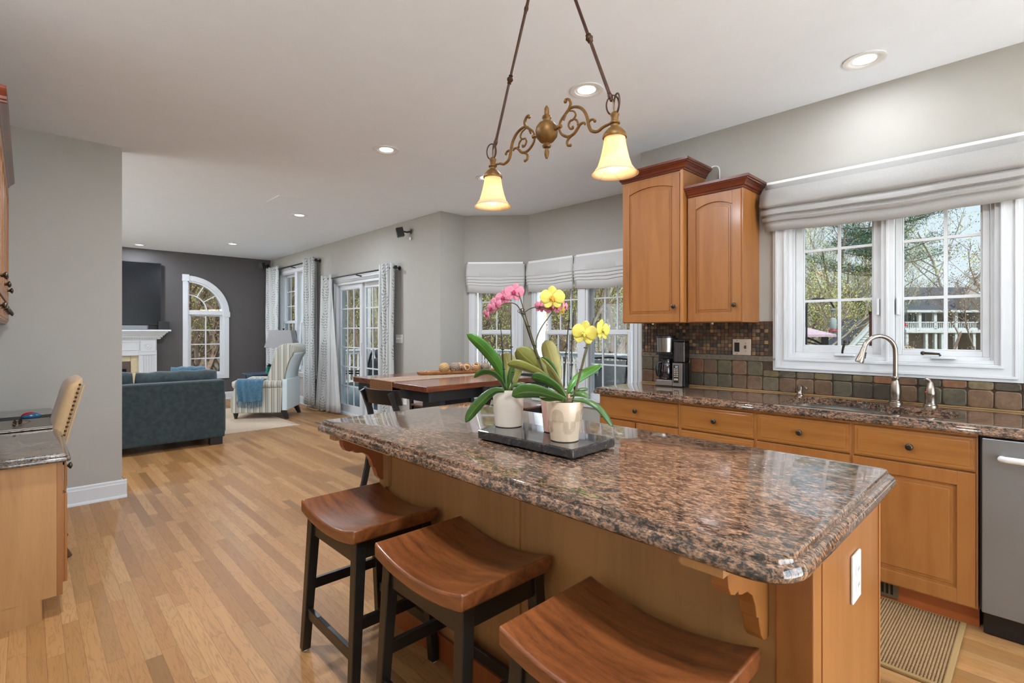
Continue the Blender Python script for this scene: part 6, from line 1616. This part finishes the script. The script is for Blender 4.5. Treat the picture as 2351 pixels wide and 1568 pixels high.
# wooded side seen at the left of the sink window
ring(1780,2020,22,34,7,[0,3]); ring(1780,2080,34,60,14,[0,1,2])
# pine
def pine(label,px,D,H,base=GZ-.5):
    p=at(px,760,D=D); rn=random.Random(5); r=thing('pine_tree',label,'tree',(p.x,p.y,base))
    mb=MB().tube([(0,0,0),(.1,0,H*.5),(0,0,H)],[.32,.2,.04],8)
    nb=MB(); z=H*.40
    while z<H*.98:
        R=(1-(z/H-.40)/.60)**.7*H*.22+.3
        for k in range(4):
            a=rn.uniform(0,2*PI); L=R*rn.uniform(.6,1.15); d=Vector((math.cos(a),math.sin(a),.12)); q=Vector((0,0,z)); e=q+d*L+Vector((0,0,L*.10))
            mb.tube([q,q+d*L*.5,e],[.05,.03,.012],4)
            for i in range(int(200*L/2)+40):
                t=rn.uniform(.35,1.05); c=q+(e-q)*t+Vector((rn.gauss(0,.28),rn.gauss(0,.28),rn.gauss(.06,.16)))
                for m in range(3):
                    u=Vector((rn.gauss(0,1),rn.gauss(0,1),rn.gauss(.5,.6))).normalized(); v=u.orthogonal().normalized()*.012; s=.10
                    b=len(nb.v); nb.v+=[tuple(c-v),tuple(c+v),tuple(c+u*s)]; nb.f.append((b,b+1,b+2))
        z+=H*.032
    mb.build('trunk','trunk_bark',r); nb.build('needles','needles',r)
pine('tall dark pine tree seen across both sashes of the sink window',2022,27,16)
# bare brown shrub tree and budding tree in front of the neighbour
def special(seed,px,D,H,label,budm,bark,buds,spread,low,bsz=.08,trunk=.10):
    o=tree_mesh(seed,H,spread,buds,budm,bark,0,bsz,trunk,low); p=at(px,760,D=D); o.location=(p.x,p.y,GZ-.3); tag(o,label,'tree'); return o
special(31,2225,12,5.2,'bare brown branching magnolia outside the right sash of the sink window','bud_brown','twig_brown',2600,.8,.02,.04,.10)
special(32,2110,14,4.2,'smaller bare brown shrub outside, left of the magnolia','bud_brown','twig_brown',2000,.8,.02,.04,.08)
special(33,2215,48,17,'tall budding tree behind the roof of the neighbour house','bud_green','trunk_pale',2600,.55,.25,.16,.2)
special(34,2120,52,13,'low budding tree at the left end of the neighbour roof','bud_olive','trunk_bark',1500,.6,.2,.16,.2)
special(35,1880,16,9,'yellow green tree outside the left sash of the sink window','bud_green','trunk_bark',5200,.6,.1,.05,.12)
# local frame facing the camera
VA=PI/2-YAW
def local(px,D,name,label,cat):
    p=at(px,760,D=D); return thing(name,label,cat,(p.x,p.y,EYE),VA)
S=lambda px0,px,D:(px-px0)/FPX*D
# neighbour house
D=38; r=local(2200,D,'neighbour_house','grey roofed neighbour house with white porch and balcony','house')
X=lambda px:S(2200,px,D); Z=lambda py:(HOR-py)/FPX*D
mb=MB(); mb.prism([(0,Z(712)),(5.5,Z(645)),(5.6,Z(645)),(11,Z(712)),(11,Z(716)),(0,Z(716))],'yz',X(2040),X(2420)); mb.build('roof','roof_grey',r)
MB().box(X(2050),.6,-5.5,X(2400),10,Z(714)).build('wall','siding_beige',r)
g2=MB(); g2.prism([(X(2205),Z(680)),(X(2205)+.4,-5),(X(2460),-5),(X(2460),Z(640)),(X(2310),Z(622))],'xz',-1.6,.5); g2.build('gable','siding_beige',r)
MB().bar((X(2196),-1.75,Z(683)),(X(2312),-1.75,Z(620)),.3,.42,up=(0,1,0)).build('rake_board','siding_white',r)
mb=MB(); mb.box(X(2040),-1.6,Z(742),X(2200),-1.5,Z(739.5)); mb.box(X(2040),-1.6,Z(757),X(2200),-1.5,Z(753)); mb.box(X(2040),-1.7,Z(764),X(2210),.6,Z(757))
for i in range(40): x=X(2040)+i*.13; mb.box(x,-1.57,Z(754),x+.05,-1.53,Z(741))
for px in (2042,2085,2105,2120,2150,2190): mb.box(X(px),-1.6,-5,X(px)+.18,-1.42,Z(757))
for px in (2070,2104,2150): mb.box(X(px),-1.6,Z(757),X(px)+.2,-1.4,Z(716))
mb.box(X(2040),-1.8,Z(719),X(2205),.6,Z(714)); mb.build('porch','siding_white',r)
for a,b in ((2076,2092),(2098,2103),(2112,2136)):
    w=MB().box(X(a)-.1,.50,Z(745),X(b)+.1,.60,Z(718)).build('window_frame','siding_white',r); MB().box(X(a),.46,Z(743),X(b),.52,Z(720)).build('pane','window_dark',w)
for a,b in ((2235,2262),):
    w=MB().box(X(a)-.15,-1.7,Z(810),X(b)+.15,-1.6,Z(765)).build('window_frame','siding_white',r); MB().box(X(a),-1.76,Z(808),X(b),-1.68,Z(768)).build('pane','window_dark',w)
mb=MB(); mb.box(X(2205),-1.9,Z(765),X(2400),-1.6,Z(758)); mb.box(X(2208),-1.75,-5,X(2214),-1.6,Z(690)); mb.build('trim_boards','siding_white',r)
MB().box(X(2104),1.8,Z(668),X(2108),2.2,Z(657)).build('vent_pipe','siding_white',r)
# shed
D=24; r=local(1965,D,'garden_shed','small white sided shed with dark roof behind the faucet','shed'); X=lambda px:S(1965,px,D); Z=lambda py:(HOR-py)/FPX*D
MB().prism([(X(1925),Z(732)),(X(1999),Z(730)),(X(1938),Z(795)),(X(1890),Z(795))],'xz',.0,.15).build('roof','roof_grey',r)
mb=MB(); mb.prism([(X(1999),Z(733)),(X(1940),Z(797)),(X(1940),-4),(X(2062),-4),(X(2062),Z(800))],'xz',-.3,-.2)
for i in range(26):
    z=Z(740)-i*.115; 
    if z>-2.5: mb.box(X(1999)-min(1.2,(Z(733)-z)*.92),-.33,z,X(1999)+min(1.2,(Z(733)-z)*.92),-.3,z+.02)
mb.build('siding','siding_white',r)
MB().bar((X(2001),-.4,Z(729)),(X(1932),-.4,Z(803)),.12,.22,up=(0,1,0)).build('rake_board','siding_white',r); MB().box(X(1880),-.28,-4,X(1940),-.1,Z(797)).build('side_wall','siding_white',r)
# gazebo canopy
D=15; r=local(1860,D,'patio_canopy','pale pink canvas gazebo top on dark posts outside the sink window','canopy'); X=lambda px:S(1860,px,D); Z=lambda py:(HOR-py)/FPX*D
a=(X(1785),1.3,Z(722)); c=[(X(1700),0,Z(768)),(X(1920),0,Z(768)),(X(1900),2.6,Z(768)),(X(1720),2.6,Z(768))]
mb=MB().add([a]+c+[(p[0],p[1],p[2]-.07) for p in c],[(0,1,2),(0,2,3),(0,3,4),(0,4,1),(1,5,6,2),(2,6,7,3),(3,7,8,4),(4,8,5,1)]); mb.build('canvas','pink_canvas',r,solid=.01)
for px in (1720,1897): MB().box(X(px),.1,-3.6,X(px)+.13,.25,Z(769)).build('post','black_plastic',r)
mb=MB(); mb.tube(bez([(X(1830),.15,Z(771)),(X(1860),.15,Z(776)),(X(1885),.15,Z(786)),(X(1899),.15,Z(797))],12),.03,6); mb.tube([(X(1830),.15,Z(778)),(X(1899),.15,Z(795))],.02,6); mb.build('brace','black_plastic',r)
# bird feeder pole and feeder
D=7; r=local(1851,D,'feeder_pole','black shepherd hook pole outside the left sash','pole'); X=lambda px:S(1851,px,D); Z=lambda py:(HOR-py)/FPX*D
MB().tube([(X(1849),0,-3.3),(X(1852),0,Z(700)),(X(1856),0,Z(690)),(X(1866),0,Z(686)),(X(1890),0,Z(686)),(X(1906),0,Z(692)),(X(1915),0,Z(706))],.012,8).build('hook','black_plastic',r,smooth=1)
r=local(1913,D,'bird_feeder','clear hanging bird feeder with green tray and red base','bird feeder'); X=lambda px:S(1913,px,D)
MB().lathe([(.0,Z(729)),(.035,Z(731)),(.042,Z(735)),(.042,Z(754)),(.03,Z(757)),(0,Z(757))],(0,0,0),20).build('reservoir','cloudy_clear',r,smooth=1)
MB().lathe([(.0,Z(758)),(.055,Z(757)),(.06,Z(760)),(0,Z(761))],(0,0,0),20).build('tray','feeder_red',r,smooth=1)
MB().lathe([(0,Z(708)),(.035,Z(711)),(.02,Z(716)),(0,Z(717))],(0,0,0),16).build('ant_guard','clear_grey',r,smooth=1)
MB().tube([(0,0,Z(706)),(0,0,Z(729))],.003,5).build('wire','black_plastic',r)
D=9; r=local(2003,D,'garden_post','dark red wooden post outside by the window mullion','post'); X=lambda px:S(2003,px,D); Z=lambda py:(HOR-py)/FPX*D
MB().box(-.035,-.035,-3.4,.035,.035,Z(722)).build('post','post_red',r); MB().box(-.042,-.042,Z(722),.042,.042,Z(715)).build('cap','black_plastic',r)
r=local(2040,D,'bird_house','red peaked bird house hanging half behind the window mullion','bird house'); X=lambda px:S(2040,px,D)
MB().prism([(X(2002),Z(749)),(X(2074),Z(749)),(X(2066),Z(738)),(X(2010),Z(738))],'xz',-.1,.1).build('roof','feeder_red',r); MB().box(X(2018),-.07,Z(775),X(2058),.07,Z(749)).build('body','feeder_red',r); MB().tube([(0,0,Z(738)),(0,0,Z(700))],.006,6).build('wire','black_plastic',r)
D=6.2; r=local(2078,D,'hydrangea','dried tan hydrangea heads at the bottom of the right sash','flower head'); Z=lambda py:(HOR-py)/FPX*D
mb=MB(); rn=random.Random(6)
for i in range(60): mb.ball((rn.gauss(0,.04),rn.gauss(0,.03),Z(803)+rn.gauss(0,.018)),.014,6,4)
mb.build('flower_head','wicker',r); MB().tube([(0,0,-2.9),(0,0,Z(805))],.006,6).build('stem','twig_brown',r)
# ---- deck
struct('deck',MB().box(-12.4,YS+WT+.02,-.22,-5.36,9.0,-.06).box(-5.36,4.85,-.22,-1.8,9.0,-.06),'deck_grey','weathered grey deck outside the sliding door')
def rail(x0,y0,x1,y1,label):
    a=math.atan2(y1-y0,x1-x0); L=math.hypot(x1-x0,y1-y0); r=thing('deck_railing',label,'railing',(x0,y0,-.06),a)
    MB().box(0,-.07,.88,L,.07,.915).build('top_rail','vinyl_white',r,bevel=.004); MB().box(0,-.02,.80,L,.02,.88).build('upper_rail','vinyl_white',r); MB().box(0,-.02,.08,L,.02,.13).build('lower_rail','vinyl_white',r)
    n=int(L/1.8)+1
    for i in range(n+1): MB().box(i*L/n-.045,-.045,0,i*L/n+.045,.045,.88).build('post','vinyl_white',r)
    m=int(L/.115); b0=MB().box(-.017,-.017,.13,.017,.017,.80)
    o0=None
    for i in range(1,min(m,98)):
        if o0 is None: o0=b0.build('baluster','vinyl_white',r); o=o0
        else: o=o0.copy(); COL.objects.link(o); o.parent=r
        o.location=(i*L/m,0,0)
rail(-12.3,8.9,-8.0,8.9,'white deck railing with balusters seen through the sliding door'); rail(-8.0,8.9,-4.3,8.9,'white deck railing with balusters along the back, behind the left bay window'); rail(-4.3,5.4,-4.3,8.9,'white deck railing with balusters running away behind the right bay window')
rail(-12.3,4.0,-12.3,8.9,'white deck railing at the far left end of the deck')
px_=at(837,700,Y=4.9).x; pst=MB().box(px_-.08,4.85,-.06,px_+.07,5.0,2.9); tag(pst.build('deck_post','vinyl_white',bevel=.004),'square white porch post just outside the sliding door','post')
# covered grill and table
r=thing('covered_grill','dark grey covered grill standing on the deck behind the left door panel','grill',(-8.6,5.1,-.06))
MB().hexa([(-.55,-.32,0),(.55,-.32,0),(.55,.32,0),(-.55,.32,0)],[(-.5,-.28,.85),(.5,-.28,.85),(.5,.28,.85),(-.5,.28,.85)]).build('cover','cover_grey',r,bevel=.03); MB().box(-.38,-.25,.85,.38,.25,1.05).build('lid','cover_grey',r,bevel=.08)
def pchair(x,y,rz,label):
    r=thing('patio_chair',label,'patio chair',(x,y,-.06),rz,'sling chairs on the deck')
    MB().box(-.25,-.25,.40,.25,.24,.42).build('seat','sling_grey',r)
    MB().hexa([(-.25,-.27,.42),(.25,-.27,.42),(.25,-.255,.42),(-.25,-.255,.42)],[(-.25,-.40,.98),(.25,-.40,.98),(.25,-.385,.98),(-.25,-.385,.98)]).build('back','sling_grey',r)
    for s in (-1,1):
        MB().tube(bez([(s*.27,.24,0),(s*.27,.24,.60),(s*.27,.18,.64),(s*.27,-.28,.64)],14),.014,6).build('arm','black_plastic',r,smooth=1)
        MB().tube(bez([(s*.27,-.36,0),(s*.265,-.26,.42),(s*.265,-.33,.72),(s*.262,-.41,1.0)],14),.014,6).build('rear_leg','black_plastic',r,smooth=1)
    MB().tube([(-.262,-.41,1.0),(0,-.42,1.02),(.262,-.41,1.0)],.014,6).build('top_bar','black_plastic',r,smooth=1)
    return r
a=at(1378,900,D=6.7); pchair(a.x,a.y,math.radians(200),'grey sling patio chair seen through the middle of the right bay window')
a=at(1437,905,D=6.3); pchair(a.x,a.y,math.radians(175),'grey sling patio chair seen beside the cabinet edge, right bay window')
a=at(800,900,D=9.2); pchair(a.x,a.y,math.radians(150),'grey sling patio chair on the deck behind the sliding door')
